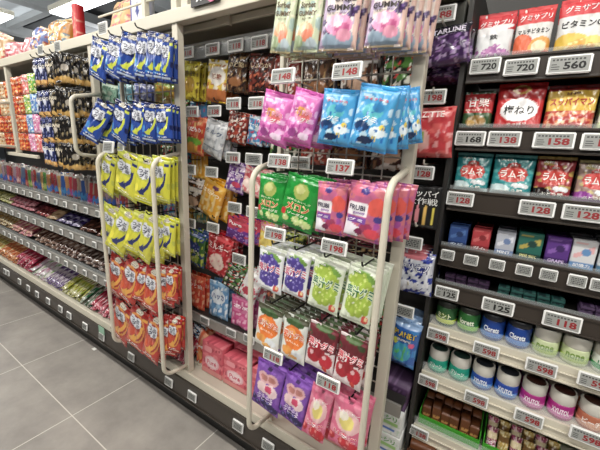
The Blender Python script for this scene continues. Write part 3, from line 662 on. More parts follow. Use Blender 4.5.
I_BW = plain('3f86b8', 'cfe0ea', 'c04060', 'サイダー', 'ffffff')
inner(I_OR, ((187, 117), (207, 117), (203, 156), (186, 153)), 'orange and green fruit candy bag in the second inner row beside the white upright')
inner(I_WH, ((208, 120), (229, 122), (222, 157), (200, 154)), 'silver white candy bag tilted in the second inner row')
inner(I_RB, ((229, 112), (251, 112), (245, 145), (226, 141)), 'dark red and white candy bag in the second inner row')
inner(I_BW, ((250, 116), (266, 116), (262, 146), (246, 144)), 'pale blue candy bag half hidden behind the magenta fish bags')
I_CF = plain('3a241c', 'e0d8d0', '8a5a3a', '珈琲', 'f0e6dc', extra=[('r', 0, .6, 1, .78, 'e6e2de'), ('e', .5, .3, .28, .16, 'c9a48a')], tp=(.5, .69, .8, .12))
I_YE = plain('eba51e', 'f0b93a', 'f6d890', 'はちみつ', 'f8ecd0', extra=[('r', .2, .25, .26, .7, 'f4d490'), ('r', .45, .25, .51, .7, 'f4d490'), ('r', .7, .25, .76, .7, 'f4d490'), ('e', .62, .84, .14, .06, '6a3a5a')], t=.03)
I_PU = plain('6a3a8c', 'b89ac8', 'f0e6f0', 'ぶどう', 'f4eef8', extra=[('n', 3, 'd8c4d8', .6), ('e', .6, .3, .25, .1, 'c23a5a')])
I_PE = plain('e27a80', 'f2c4bc', 'f8ece4', 'もも', 'c8404f', extra=[('e', .5, .4, .4, .22, 'f4ddd2'), ('e', .6, .36, .2, .12, 'f0b0a8')])
inner(I_CF, ((186, 180), (206, 180), (203, 211), (185, 208)), 'dark coffee candy bag in the third inner row beside the white upright')
inner(I_YE, ((206, 179), (228, 183), (219, 219), (196, 212)), 'golden yellow honey candy bag tilted in the third inner row')
inner(I_PU, ((232, 164), (248, 166), (243, 193), (226, 190)), 'purple grape candy bag in the third inner row', yaw=.2)
inner(I_PE, ((246, 168), (268, 170), (262, 198), (240, 192)), 'pink and white peach candy bag in the third inner row left of the guard loop')
I_BG = plain('3f6f34', '2a4a8a', 'c8d84a', 'ぶどう', 'f2f4e0', extra=[('c', .45, .62, .35, .14, 12, .1, '2a3f8c', '8a9ad8'), ('c', .5, .25, .3, .14, 10, .1, 'a8c83c', 'e0ea90')], tp=(.5, .45, .7, .1))
I_MK = plain('b8202a', 'd8404a', '7a1018', 'ミルキー', 'f8ecea', extra=[('e', .5, .34, .30, .20, 'f1d6c8'), ('n', 6, 'e8a0a0', .9)], tp=(.5, .72, .8, .16))
I_PR = plain('6b2f8a', 'c83c5a', 'a070c0', 'Pure', 'f8f0f4', extra=[('r', 0, .62, 1, 1, 'd2405a'), ('c', .5, .3, .42, .22, 20, .11, '5a2a80', 'a884c8')], tp=(.4, .78, .55, .16))
I_PR2 = plain('e8c850', 'f0e08a', 'd89a3a', 'Pure', 'f8f4ea', 'c88a20', extra=[('r', 0, .7, 1, 1, 'e89aa0'), ('e', .5, .3, .3, .2, 'f0d868')], tp=(.4, .8, .55, .14))
inner(I_BG, ((187, 232), (207, 234), (203, 267), (186, 263)), 'green and blue grape candy bag in the fourth inner row beside the white upright')
inner(I_MK, ((209, 234), (234, 238), (229, 278), (205, 271)), 'red milk candy bag in the fourth inner row')
inner(I_PR, ((228, 217), (252, 222), (249, 244), (225, 238)), 'purple and red grape gummy pouch in the fourth inner row')
inner(I_PR, ((253, 221), (262, 223), (260, 246), (250, 243)), 'second purple and red grape gummy pouch, half hidden by the guard loop')
inner(I_PR2, ((261, 222), (280, 226), (277, 252), (258, 248)), 'yellow and pink gummy pouch hanging below the green melon bags')
inner(plain('3a4a2c', '8a9a3a', 'd8d03c', 'レモン', 'f2ea60', extra=[('e', .6, .4, .25, .2, '101010')]), ((283, 230), (306, 236), (304, 262), (280, 256)), 'olive and yellow candy bag seen between the front rack rows', n=2)
inner(plain('7a1f2c', '4a1420', 'd8b0a8', 'コーラ', 'f4e4e0'), ((307, 236), (333, 241), (330, 262), (304, 256)), 'dark red candy bag seen above the green grape gummies', n=2)
inner(plain('2c1a1c', '6a2a34', 'c8a870', 'グミ', 'e8d8b0'), ((345, 240), (385, 248), (382, 272), (342, 264)), 'dark candy bag seen behind the right end of the fourth row', n=2)
I_GB = plain('1c2a1c', '4a7a34', 'e0e0d0', 'ミント', 'f0f4ea', extra=[('n', 5, 'c8403c', .85)])
I_WP = plain('e3dedd', 'f2f0ee', 'c23a5a', '', extra=[('e', .4, .3, .22, .14, 'c8284a'), ('e', .7, .42, .18, .12, 'd84060')])
inner(I_GB, ((230, 267), (251, 271), (243, 293), (224, 286)), 'dark green and black candy bag hanging below the purple gummy pouch', yaw=.2)
inner(I_WP, ((249, 272), (266, 276), (255, 302), (238, 294)), 'white candy bag with pink berries tilted left of the grape gummies', yaw=.1)
def inner_tag(px, py, label, num='', Y=.92): price_tag(P(px, py, Y), num, .072, .042, True, label, None, tilt=.05)
rows_it = [('top', [(187.6, 52.6, '118'), (212.6, 49, '138'), (235.6, 45.4, '118'), (259.4, 42.4, '118')], 'on the clear strip'), ('second', [(192.4, 111.6, '118'), (214.4, 111, '138'), (233.6, 103.6, '118'), (256.4, 103, '118')], 'under the top inner bags'),
           ('third', [(190, 169.6, ''), (211.6, 172, ''), (233, 157.6, '118'), (253, 159, '')], 'under the second inner row'), ('fourth', [(190, 223, ''), (213, 227.6, ''), (234.6, 207.6, '')], 'under the third inner row'), ('fifth', [(239, 259, '')], 'under the purple gummy pouch')]
posn = ['nearest the white upright', 'second from the white upright', 'third from the white upright', 'fourth from the white upright']
for rn, L, wh in rows_it:
    for i, (px, py, n) in enumerate(L):
        inner_tag(px, py, 'price tag %s, %s' % (wh, posn[i] if len(L) > 1 else 'alone'), n)
        if rn != 'top':
            p = P(px, py-7, .93); hook(p.x, p.z+.012, 'grey hook rod, %s %s' % (posn[i] if len(L) > 1 else 'the only one', wh), None, L=.225, y=1.155)
for x, z in ((-.80, 1.215), (-.60, 1.215), (-.80, 1.02), (-.45, 1.02), (-.45, 1.215), (-.45, 1.405), (-.62, 1.405), (-.45, .82)):
    price_tag((x, .92, z), '', .072, .042, True, 'dim price tag seen through the wire mesh of the fruit gummy rack', 'dim tags behind the wire mesh', tilt=.05)
MIDK = [I_RB, I_BR, I_CF, I_GB, I_RD, I_BR, I_CF, I_GB]
for r, z in enumerate((1.565, 1.36, 1.17, .97, .78)):
    for c, x in enumerate((-.70, -.57, -.44, -.31)):
        if (r == 3): continue
        for k in range(2):
            MIDK[(r*3+c*5) % 8].put(Vector((x, .96+.04*k, z)), .12, .15, rnd.uniform(-.05, .05), rnd.uniform(-.1, .1), 0, 'dark toned candy bag hanging deep behind the fruit gummy rack', 'bags behind the fruit gummy rack', var=k, text=False)
# same goods behind the sour gummy rack: only glimpses show
for r, z in enumerate((1.45, 1.25, 1.05)):
    for c, x in enumerate((-1.42, -1.30, -1.19)):
        [plain('5f8f7c', 'c8d8c0', 'e8c85a'), I_GB, I_BW, I_YE][(c+r) % 4].put(Vector((x, 1.0, z)), .11, .15, 0, 0, 0, 'candy bag hanging deep behind the sour gummy rack', 'bags behind the sour gummy rack', var=c, text=False)
for K, q, l in ((plain('8fb8a0', 'c8dcc8', '5a8a74'), ((102, 84), (117, 84), (117, 106), (101, 105)), 'pale mint green'), (plain('5a8f9c', 'a8ccd0', '2c5a68'), ((118, 84), (133, 84), (133, 107), (118, 106)), 'teal'),
                (plain('6a74b0', 'c8cce0', '3a3f80'), ((134, 84), (152, 84), (152, 107), (134, 107)), 'lilac and white'), (plain('b88a2c', '8aa83c', 'e0c860'), ((155, 83), (176, 84), (175, 108), (154, 107)), 'orange and green')):
    quad(K, *q, .90, '%s candy bag glimpsed between the two blue rows' % l, n=2, dy=.03)
# standing bags on the inner shelf
SZ = .475+.016
def stand(K, x, z, w, h, label, Y=.95, n=2, dy=.03, yaw=0, lean=-.06, roll=0, grp=None, dx=0):
    for k in range(n):
        K.put(Vector((x+dx*k, Y+dy*k+h*abs(math.sin(lean)), z+h*math.cos(lean)+.001)), w, h, roll, yaw+(rnd.uniform(-.04, .04) if k else 0), lean, label if k == 0 else 'one behind the '+label.replace(' standing', '').replace(' and white', ''), None if k == 0 else 'behind the '+label[:60], var=k, text=k < 2)
I_S1 = plain('d0402a', 'e0603a', 'f0b088', 'のど飴', 'f8ded0', shape='pouch'); I_S2 = plain('5a8fbe', '8fb8d8', 'dde8f0', 'ハッカ', '1c3f8a', extra=[('e', .5, .6, .36, .2, 'e4eef6')], shape='pouch', tp=(.5, .6, .6, .18)); I_S3 = plain('d0508c', 'e078a8', 'f0b0cc', 'あめ', 'f8e4ee', shape='pouch')
stand(I_S1, -1.185, SZ, .13, .165, 'orange red pouch on the inner shelf beside the white upright'); stand(I_S1, -1.33, SZ, .13, .165, 'orange red pouch on the inner shelf left of the white upright')
stand(I_S2, -1.03, SZ, .125, .17, 'blue mint candy pouch on the inner shelf', n=3); stand(I_S3, -.885, SZ, .13, .14, 'pink candy pouch on the inner shelf left of the guard loop', n=3)
stand(I_S2, -.73, SZ, .12, .13, 'blue pouch on the inner shelf half hidden by the guard loop', n=2); stand(I_S3, -.58, SZ, .12, .13, 'pink pouch on the inner shelf behind the fruit gummy rack', n=1); stand(I_S1, -.44, SZ, .12, .13, 'orange pouch on the inner shelf behind the fruit gummy rack', n=1)
for px, py, t in ((204.8, 320.4, 'below the blue mint pouch'), (231, 332.5, 'below the pink pouch'), (249, 339, 'left of the guard loop')):
    price_tag(P(px, py, .905), '', .058, .034, True, 'grey backed price tag on the inner shelf rail %s' % t, None, tilt=.05)
# goods on the base deck
DZ = .2585
boxk = dict(name='candy_box', cat='candy box')
I_PB = Kind(['d8596a', ('n', 3, 'e87a84', .3), ('n', 5, 'b83c50', .8), ('e', .5, .40, .36, .20, 'e9b3bb'), ('e', .5, .40, .30, .16, 'f3d5d8'), ('r', 0, 0, 1, .16, 'd98a86'), ('e', .3, .78, .2, .1, 'ee98a0')], [('Puré', .5, .40, .46, .15, 'd2506a', 'f8eef0')], shape='box', t=.07, res=(30, 34), wr=.1, m=CARD, **boxk)
stand(I_PB, -.985, DZ, .125, .15, 'pink candy box with white oval panel on the base deck, left one', Y=.90, n=2, dy=.075)
stand(I_PB, -.845, DZ, .135, .13, 'pink candy box with white oval panel on the base deck, right one', Y=.90, n=2, dy=.075)
stand(I_PB, -.69, DZ, .125, .14, 'pink candy box on the base deck half hidden by the guard loop', Y=.90, n=2, dy=.075); stand(I_PB, -.54, DZ, .13, .13, 'pink candy box on the base deck behind the purple gummy pouches', Y=.91, n=1)
stand(I_PB, -.39, DZ, .13, .13, 'pink candy box on the base deck behind the pink gummy pouches', Y=.91, n=1)
I_CU = plain('e07a4a', 'e8e4e0', 'd04a3a', '', shape='pouch', extra=[('e', .5, .5, .25, .25, 'e8a05a')])
stand(I_CU, -1.09, DZ, .065, .09, 'small orange and white packet on the base deck beside the pink box', Y=.895, n=2); 
I_ST = Kind(['d8623a', ('r', 0, .0, .14, 1, 'e8d0c0'), ('r', .28, 0, .42, 1, 'f0b088'), ('r', .56, 0, .7, 1, 'e8d0c0'), ('r', .84, 0, 1, 1, 'b83c24')], shape='pillow', res=(14, 16), t=.03)
quad(I_ST, (200, 334), (222, 340), (213, 358), (195, 349), .93, 'orange and white striped packet on the base deck behind the small orange one', n=3, dy=.03)
quad(plain('1f2c4a', 'dfe6ee', '4a9ad0', 'グミ', 'f2f6fa'), (194, 325), (206, 329), (203, 342), (192, 338), .94, 'dark blue and white packet on the base deck beside the white upright', n=2, dy=.03)

# ================================================================== MIDDLE COLUMN (between right upright and right shelves)
MY = .97
M1 = plain('3b1f4e', '5a3a70', 'b8a0c8', 'STARLINE', 'd8d0e0', extra=[('r', 0, .72, 1, 1, '262430'), ('n', 5, '9a70b4', .6, (0, .1, 1, .7))], t=.045, tp=(.5, .82, .8, .13), wr=2)
quad(M1, (426, 29), (473, 23), (470, 62), (424, 68), MY, 'purple crinkled bag with white capitals hanging right of the tall white upright', n=3, dy=.05)
quad(M1, (426, 62), (466, 56), (462, 80), (422, 82), MY+.06, 'dark purple bag under the crinkled purple one', n=2, dy=.05)
M2 = plain('c9343c', 'dc5a58', 'f0a0a0', 'KAZITTE', 'f8e4e0', extra=[('e', .35, .35, .18, .2, 'e8b0a8'), ('r', .3, .3, .4, .5, '7aa83c')], t=.05, tp=(.45, .85, .7, .12))
quad(M2, (411, 107), (456, 108), (453, 157), (405, 158), MY, 'bright red candy bag right of the tall white upright', n=3, dy=.055)
M3 = Kind(['0c0b0d', ('e', .40, .30, .055, .26, 'e08a94'), ('e', .62, .30, .055, .26, 'ecbf5a'), ('r', .14, .12, .2, .5, 'e8e4dc'), ('r', .8, .12, .86, .5, 'e6d44a'), ('r', .1, .05, .9, .08, '3a3a3a')],
          [('スッパイ', .5, .82, .86, .15, 'e8e8e6'), ('大作戦', .5, .64, .86, .16, 'e8e8e6')], shape='flat', t=.02, res=(34, 40), m=CARD, name='candy_packet', cat='candy packet')
quad(M3, (408, 184), (443, 187), (437, 229), (402, 226), MY, 'black candy packet with white brush lettering and two sticks printed below', n=3, dy=.03)
M4 = Kind(['c9cdd8', ('n', 3, '2438a0', .35), ('n', 4, 'e8eaf0', .5), ('n', 5, '1c2870', .75), ('e', .45, .93, .34, .10, 'c86f78'), ('e', .3, .22, .2, .12, 'e4e6ee')], [('ヤリセツ', .5, .66, .8, .18, 'f4f6fb', '1c2a80')], t=.04, res=(34, 40))
quad(M4, (400, 250), (436, 253), (432, 296), (395, 290), MY, 'white and dark blue candy bag with bold white lettering', n=4, dy=.035)
M5 = Kind(['1c62b8', ('n', 3, '2a86d0', .4), ('r', 0, .9, 1, 1, '8fb4e0'), ('e', .5, .36, .33, .2, '2fa6c8'), ('n', 6, '58c878', .5, (.25, .2, .75, .5)), ('e', .2, .58, .1, .06, 'd8e04a'), ('e', .8, .56, .1, .06, 'e05a8a'), ('e', .5, .1, .3, .05, '12407c')],
          [('PLANET', .5, .76, .8, .12, 'f4d84a', '14306c'), ('gummi', .5, .63, .5, .08, 'f0f4fa', '14306c')], t=.045, res=(34, 40))
quad(M5, (396, 319), (423, 323), (414, 369), (386, 360), MY, 'blue planet gummy bag with yellow lettering', n=3, dy=.05)
M6 = plain('38223f', '553860', '7a5a88', '', shape='box', t=.16, res=(16, 10), name='candy_box', cat='candy box', m=CARD, wr=.1)
quad(M6, (389, 368), (416, 374), (411, 397), (384, 390), MY+.08, 'purple candy box under the blue planet bag')
M7 = plain('dfe3e0', 'e9ece9', 'c8d8c8', 'キシリ', '4a9a3c', extra=[('r', .1, .45, .9, .6, '9fcf7a'), ('r', 0, .18, .8, .26, '3f72c0')], shape='box', t=.14, res=(24, 20), name='tissue_pack', cat='box', m=CARD, wr=.1, tp=(.55, .72, .6, .2))
M7.put(Vector((-.228, 1.015, .4305)), .10, .085, 0, 0, 0, 'white box with green print and blue line, low beside the tall white upright')
M7.put(Vector((-.225, 1.013, .3445)), .10, .085, 0, 0, 0, 'white box with green print, the lowest one at the bottom edge')
for px, py, n, w_, l in ((440, 14.5, '188', .075, 'white tag reading 188 above the purple crinkled bag'), (432, 97, '198', .07, 'dim tag reading 198 above the bright red bag'), (421, 172.5, '128', .07, 'dim tag reading 128 above the black packet'),
                         (411, 242.5, '', .065, 'dim grey tag above the white and dark blue bag'), (404, 311, '', .06, 'dim tag above the blue planet bag'), (384, 398, '', .055, 'small white tag under the purple box')):
    price_tag(P(px, py, .955), n, w_, .038, True, l, tilt=.05)
for z in (1.585, 1.42, 1.235, 1.06, .88): 
    hook(-.215+.0, z, 'grey hook of the narrow column beside the right shelves', 'hooks of the narrow column', L=.22, y=1.165, col=M_WIRE)

# ================================================================== RIGHT SHELVES
def rtag(px, py, n, red, label, w=.072, h=.038, Y=.993): price_tag(P(px, py, Y), n, w, h, red, label, tilt=.12)
rtag(485, 66, '720', False, 'large tag reading 720, left one on the top right shelf', .068, .038); rtag(521, 67, '720', False, 'large tag reading 720, right one on the top right shelf', .070, .038); rtag(569, 64.5, '560', False, 'large tag reading 560 under the yellow vitamin C pouch', .080, .040)
rtag(470, 138.5, '168', False, 'white tag reading 168 below the green chestnut packet'); rtag(504, 139, '138', True, 'white tag reading 138 in red below the red plum packet', .072); rtag(553.5, 140.5, '158', True, 'white tag reading 158 in red on the second right shelf', .08); rtag(604, 142, '158', True, 'tag cut by the right picture edge on the second right shelf', .08)
rtag(460, 199, '128', True, 'tag reading 128 below the left teal ramune bag', .068); rtag(536.5, 208.5, '128', True, 'tag reading 128 below the right teal ramune bag', .074); rtag(583, 213.5, '128', True, 'tag reading 128 below the pink ramune bag', .078)
for i, (px, py) in enumerate(((447.7, 255), (471, 260), (497, 265), (524, 270), (548.5, 275), (577, 281), (600, 285.5), (624, 291))):
    rtag(px, py, '', False, 'small price tag on the gum box shelf, under the %s' % ('blue box', 'red box', 'white and blue box', 'teal box', 'purple box', 'white box with red print', 'pale box at the edge', 'last box')[i], .036, .030)
rtag(446.7, 293, '125', False, 'tag reading 125, left one below the purple gum sticks', .064, .036); rtag(497.7, 306.5, '125', False, 'tag reading 125, right one below the teal gum sticks', .076, .038); rtag(561.7, 321.5, '118', True, 'tag reading 118 below the second purple gum sticks', .078, .040)
for i, (px, py) in enumerate(((438, 335), (486, 350), (541, 367.5), (596, 382.5))):
    rtag(px, py, '598', True, 'tag reading 598 on the upper bottle shelf, %s' % ('leftmost, below the green burst bottle', 'below the dark blue bottles', 'below the pale green bottles', 'rightmost, by the picture edge')[i], .062+.003*i, .036, Y=.988)
for i, (px, py) in enumerate(((428, 381.6), (476, 399), (528.5, 418), (587, 437))):
    rtag(px, py, '598', True, 'tag reading 598 on the lower bottle shelf, %s' % ('leftmost, below the teal bottles', 'below the blue bottles', 'below the magenta bottles', 'rightmost, below the brown bottle')[i], .058+.004*i, .036, Y=.988)
rtag(419, 432.6, '138', True, 'tag reading 138 on the lowest shelf below the caramel tray', .060, .034, Y=.988)

def on_shelf(K, px0, px1, py, z, h, label, Y=1.03, n=2, dy=.04, lean=-.08, yaw=0):
    a = P(px0, py, Y); b = P(px1, py, Y)
    stand(K, (a.x+b.x)/2, z+.0205, (b.x-a.x)/math.cos(yaw), h, label, Y=Y, n=n, dy=dy, yaw=yaw, lean=lean)
PG = Kind(['d9dadb', ('r', 0, .62, 1, 1, 'c8202c'), ('p', [(0, .70), (0, .5), (.6, .55), (1, .68), (1, .72)], 'e9e6e6'), ('r', 0, .96, 1, 1, 'a81822'), ('c', .5, .14, .45, .13, 16, .09, 'a45aa0', 'd8a8d0'), ('n', 4, 'c078b4', .6, (0, 0, 1, .3))],
          [('グミサプリ', .5, .76, .86, .12, 'f8e6e6'), ('鉄', .5, .47, .22, .11, '2a2a2e')], shape='pouch', t=.04, m=MATTE, name='gummy_pouch', cat='pouch')
PO = Kind(['dcdad6', ('r', 0, .66, 1, 1, 'cf2a2c'), ('e', .2, .20, .34, .26, 'e4602a'), ('e', .75, .16, .32, .22, 'e9a03c'), ('r', 0, 0, 1, .12, 'd8542a'), ('e', .7, .18, .2, .12, 'f3dcb4')],
          [('グミサプリ', .5, .78, .86, .12, 'f8e6e6'), ('マルチビタミン', .5, .50, .86, .11, '2a2a2e')], shape='pouch', t=.04, m=MATTE, name='gummy_pouch', cat='pouch')
PC = Kind(['d8d8d6', ('r', 0, .68, 1, 1, 'cf2630'), ('e', .3, .14, .4, .22, 'e6bf3c'), ('e', .78, .12, .3, .16, 'f2dc74'), ('c', .5, .12, .4, .08, 8, .08, 'e8a832', 'f6e08a')],
          [('グミサプリ', .5, .80, .8, .12, 'f8e6e6'), ('ビタミンC', .5, .52, .84, .13, '26262a')], shape='pouch', t=.04, m=MATTE, name='gummy_pouch', cat='pouch')
PSZ = 1.480
on_shelf(PG, 474, 511, 50, PSZ, .116, 'red and white iron gummy pouch standing leftmost on the top right shelf'); on_shelf(PO, 512, 549, 50, PSZ, .116, 'red and orange multivitamin pouch in the middle of the top right shelf'); on_shelf(PC, 553, 602, 48, PSZ, .120, 'red, white and yellow vitamin C pouch on the top right shelf'); on_shelf(PG, 606, 648, 48, PSZ, .118, 'red and purple pouch at the right end of the top right shelf')
R2a = Kind(['b8242a', ('r', 0, 0, 1, .42, '3a5a34'), ('e', .5, .2, .34, .16, '8a6a2a'), ('e', .35, .16, .14, .09, 'c89a3c'), ('e', .65, .2, .14, .09, 'a87a2c'), ('r', 0, .92, 1, 1, '2c4a2c')], [('甘栗', .5, .70, .74, .24, 'f6f0ea'), ('むいちゃいました', .5, .50, .8, .06, 'f6e6d0')], shape='pouch', t=.035, m=GLOSS, name='snack_pouch', cat='pouch')
R2b = Kind(['c41c22', ('e', .5, .42, .40, .25, 'f0eeee'), ('e', .5, .85, .18, .10, 'd8a84a'), ('e', .5, .85, .11, .06, 'c43a2a')], [('梅ねり', .5, .42, .64, .20, '141416'), ('さっぱり', .5, .12, .4, .05, 'f4dcd8')], shape='pouch', t=.035, m=GLOSS, name='snack_pouch', cat='pouch')
R2c = Kind(['b8322a', ('r', 0, .42, 1, .86, 'e2b83a'), ('r', 0, .86, 1, 1, '7a1c1c'), ('n', 5, 'e07a4a', .3, (0, 0, 1, .42)), ('n', 6, 'f0c8a0', .7, (0, 0, 1, .42))], [('スッパイマン', .5, .62, .88, .17, 'b02028'), ('甘梅', .5, .80, .3, .06, '5a1414')], shape='pouch', t=.035, m=GLOSS, name='snack_pouch', cat='pouch')
R2d = plain('c8d8a0', 'e6ead8', '8ab05a', '梅', '3a6a34', shape='pouch', name='snack_pouch', cat='pouch')
Z2 = 1.311
on_shelf(R2a, 461, 491, 122, Z2, .10, 'green and red chestnut pouch at the left of the second right shelf'); on_shelf(R2b, 493, 541, 123, Z2, .115, 'red pouch with a white oval and black plum lettering'); on_shelf(R2c, 542, 593, 125, Z2, .105, 'yellow and red dried plum pouch on the second right shelf'); on_shelf(R2d, 596, 640, 126, Z2, .11, 'pale green pouch at the right edge of the second right shelf')
def ramune(base, cc, c2, low):
    return Kind([base, ('n', 4, c2, .55), ('r', 0, .93, 1, 1, c2), ('e', .5, .52, .36, .20, cc), ('r', .2, .36, .8, .66, cc), ('e', .5, .72, .16, .08, cc), ('e', .2, .12, .3, .14, low), ('r', 0, 0, 1, .1, low), ('c', .62, .24, .26, .05, 6, .07, 'eceef0', 'ffffff')],
                [('ラムネ', .5, .52, .62, .19, 'f4eae4'), ('森の', .5, .73, .2, .05, 'f4eae4'), ('大粒', .3, .86, .3, .06, 'f4f4ea'), ('ぶどう糖', .5, .12, .6, .08, 'f4f4ea')], shape='pouch', t=.035, m=GLOSS, name='candy_pouch', cat='pouch')
RT1 = ramune('1f8f94', 'c8382c', '58b0b0', 'd8eef0'); RT2 = ramune('9a2c30', 'c83c30', 'b89a4a', '221414'); RT3 = ramune('a88a80', 'd0403c', 'c8b878', '9a3fa0')
Z3 = 1.146
on_shelf(RT1, 453, 488, 186, Z3, .105, 'teal ramune pouch with red panel, left one'); on_shelf(RT1, 489, 531, 191, Z3, .105, 'teal ramune pouch with red panel, right one'); on_shelf(RT2, 531, 570, 195, Z3, .105, 'dark red and black ramune pouch'); on_shelf(RT3, 572, 612, 198, Z3, .10, 'beige and purple ramune pouch by the picture edge'); on_shelf(RT2, 616, 655, 203, Z3, .10, 'dark red ramune pouch at the right end of its shelf')
def gbox(base, c1, c2, t1, tc): return Kind([base, ('r', 0, 0, 1, .24, c2), ('p', [(.1, .5), (.9, .85), (.9, .6), (.1, .35)], c1), ('e', .6, .6, .2, .14, c2), ('r', .1, .86, .6, .92, c1)], [(t1, .5, .13, .7, .12, tc)], shape='box', t=.035, res=(16, 20), m=CARD, name='gum_box', cat='box', wr=.05)
Z4 = .981
GB = [('2a4f92', '4f78b8', '1c3568', 'のど', 'c8d8ee', 448, 466, .062, 'blue'), ('b8343c', 'd86a6a', '8a2028', 'ガム', 'f0d8d8', 471, 489, .062, 'red'), ('b8bcc8', 'e0e2ea', '6a82b0', 'MINT', 'f0f4fa', 495, 514, .064, 'white and blue'), ('1f6a5c', 'b8a84a', '16403a', '眠気', 'e8e4a0', 517, 542, .070, 'teal and yellow'),
      ('5a2c86', '8a5ab4', '3c1c60', 'GRAPE', 'd8c0ec', 546, 570, .070, 'purple'), ('dcdcde', 'e8b0b0', '5f8fc4', '記憶力', 'ffffff', 572, 597, .072, 'white with red print'), ('cfd4d8', '8ab0c8', '4a7a9a', 'MINT', 'ffffff', 601, 626, .074, 'pale blue'), ('3c6a4a', '6a9a6a', '28482f', 'GUM', 'ffffff', 629, 654, .074, 'dark green')]
for b, c1, c2, t1, tc, x0, x1, h, nm in GB:
    on_shelf(gbox(b, c1, c2, t1, tc), x0, x1, 246, Z4, h, Y=1.05, label= '%s gum box standing on the small box shelf' % nm, n=3, dy=.04, lean=0)
# flat packs of stick gum
def stack_of(base, c1, x0, x1, nm):
    K = Kind([base, ('r', 0, .3, 1, .7, c1), ('n', 4, c1, .5)], shape='box', t=.075, res=(10, 6), m=CARD, name='stick_gum_pack', cat='gum pack', wr=.02)
    n = int((x1-x0)/.030)
    for i in range(n):
        for k in range(2):
            K.put(Vector((x0+.030*(i+.5), 1.07, .866+.0205+.013*(k+1))), .027, .012, 0, rnd.uniform(-.06, .06), 0, '%s flat stick gum pack lying on the shelf with the 125 and 118 tags' % nm, '%s flat gum packs' % nm, var=i)
stack_of('2c1a38', '5f4068', -.13, 0.0, 'dark purple'); stack_of('143f40', '3c8078', .01, .17, 'teal'); stack_of('3a2048', '7a608a', .19, .36, 'violet'); stack_of('8a2c3c', 'd08a90', .38, .60, 'red')
# gum bottles
PR_B = [(.0, .0), (.030, .0), (.0325, .003), (.0325, .052), (.0300, .058)]
def bottle(x, y, z, col, c2, txt, tc, label, capc='cfccc3', topc='b8b4a8', burst=None, rot=0, s=1.0, group=None):
    key = ('bt', col, c2, txt, capc, topc)
    if key not in MATS:
        HB = .054 if capc in ('30342f', '23262c') else .040
        me1 = lathe('bottle_body', [(.028, 0), (.0315, .003), (.0325, .010), (.0325, HB), (.031, HB+.003), (.024, HB+.003)], mat('gum_label_'+col, col, .35, noise=.12, nscale=60, coat=.3))
        me2 = lathe('bottle_cap', [(.0305, HB+.0025), (.0322, HB+.005), (.0322, .069), (.030, .0735), (.028, .0745), (.0265, .0728)], mat('bottle_cap_'+capc, capc, .35))
        me3 = lathe('cap_top_label', [(.0262, .0725), (.0260, .0738), (.001, .0738)], mat('cap_label_'+topc, topc, .4, noise=.3, nscale=90))
        me4 = lathe('label_band', [(.0327, .010), (.0329, .0105), (.0329, .022), (.0327, .0225)], mat('gum_band_'+c2, c2, .35))
        ds = [q.data for q in (me1, me2, me3, me4)]
        for q in (me1, me2, me3, me4): bpy.data.objects.remove(q)
        gv, gf = glyph(txt, .03); tv = [(.0332*math.sin(a*1.35), -.0332*math.cos(a*1.35), (.033 if HB > .05 else .025)+b*.015) for a, b in gv]
        tm = bpy.data.meshes.new('lettering'); tm.from_pydata(tv, [], gf); tm.materials.append(mat('bottle_ink_'+tc, tc, .5))
        if burst:
            V = []; F = []
            for i in range(14):
                a = i/14*6.283; o = len(V)
                for da, r in ((-.07, .006), (.07, .006), (0, .022)):
                    uu = r*math.cos(a+da); vv = r*math.sin(a+da)*.8
                    V.append((.0331*math.sin(uu/.033), -.0331*math.cos(uu/.033), .030+vv))
                F.append((o, o+1, o+2))
            bm_ = bpy.data.meshes.new('burst_print'); bm_.from_pydata(V, [], F); bm_.materials.append(mat('bottle_ink_'+burst, burst, .5)); ds.append(bm_)
        MATS[key] = ds+[tm]
    r = empty('gum_bottle', (x, y, z), label, 'bottle', group); r.scale = (.9, .9, 1.06); r.rotation_euler = (0, 0, rot)
    for d in MATS[key]: link(bpy.data.objects.new(d.name.split('.')[0], d), r)
UB = [(426, 'dfe0', '2f5a34', 'c8d84a', 'green', 'ミント', 'f4f8d0', 'c8d84a'), (451, '', '2f6a34', '7ab83c', 'green', 'lorett', 'f0f4e0', None), (475, '', '1c3f8a', '3c7ac8', 'dark blue', 'Clorets', 'f0f4fa', None), (500, '', '1c3f8a', '3c7ac8', 'dark blue', 'Clorets', 'f0f4fa', None),
      (529, '', 'c9d4a8', 'a8c060', 'pale green', 'none', '7a9a4a', None), (556, '', 'c9d4a8', 'a8c060', 'pale green', 'none', '7a9a4a', None), (586, '', 'd8dcd4', '3a9a5a', 'white', 'リカル', '2a7a4a', None), (616, '', 'd8dcd4', '3a9a5a', 'white', 'リカル', '2a7a4a', None), (646, '', '1c3f8a', '3c7ac8', 'dark blue', 'XYLI', 'f0f4fa', None)]
z = .730+.0205
for i, (px, _, c, c2, nm, tx, tc, bu) in enumerate(UB):
    x = P(px+18, 318+i*7, 1.055).x - .01
    x = -.110+i*.0630
    top = '1c1c1e' if i in (2, 3) else ('26402a' if i < 2 else 'b8b8a8')
    for k in range(3):
        bottle(x+(.0 if k == 0 else rnd.uniform(-.002, .002)), 1.042+.066*k, z, c, c2, tx, tc, ('%s gum bottle on the upper bottle shelf, %s' % (nm, ('leftmost, with a yellow burst', 'second from left', 'third from left', 'fourth from left', 'fifth from left', 'sixth from left', 'seventh from left', 'eighth from left', 'ninth from left')[i])) + ('' if k == 0 else (' (row behind it)' if k == 1 else ' (at the back)')), capc='c6c3b8' if i > 3 else '30342f' if i < 2 else '23262c', topc=top, burst=bu, rot=-.1)
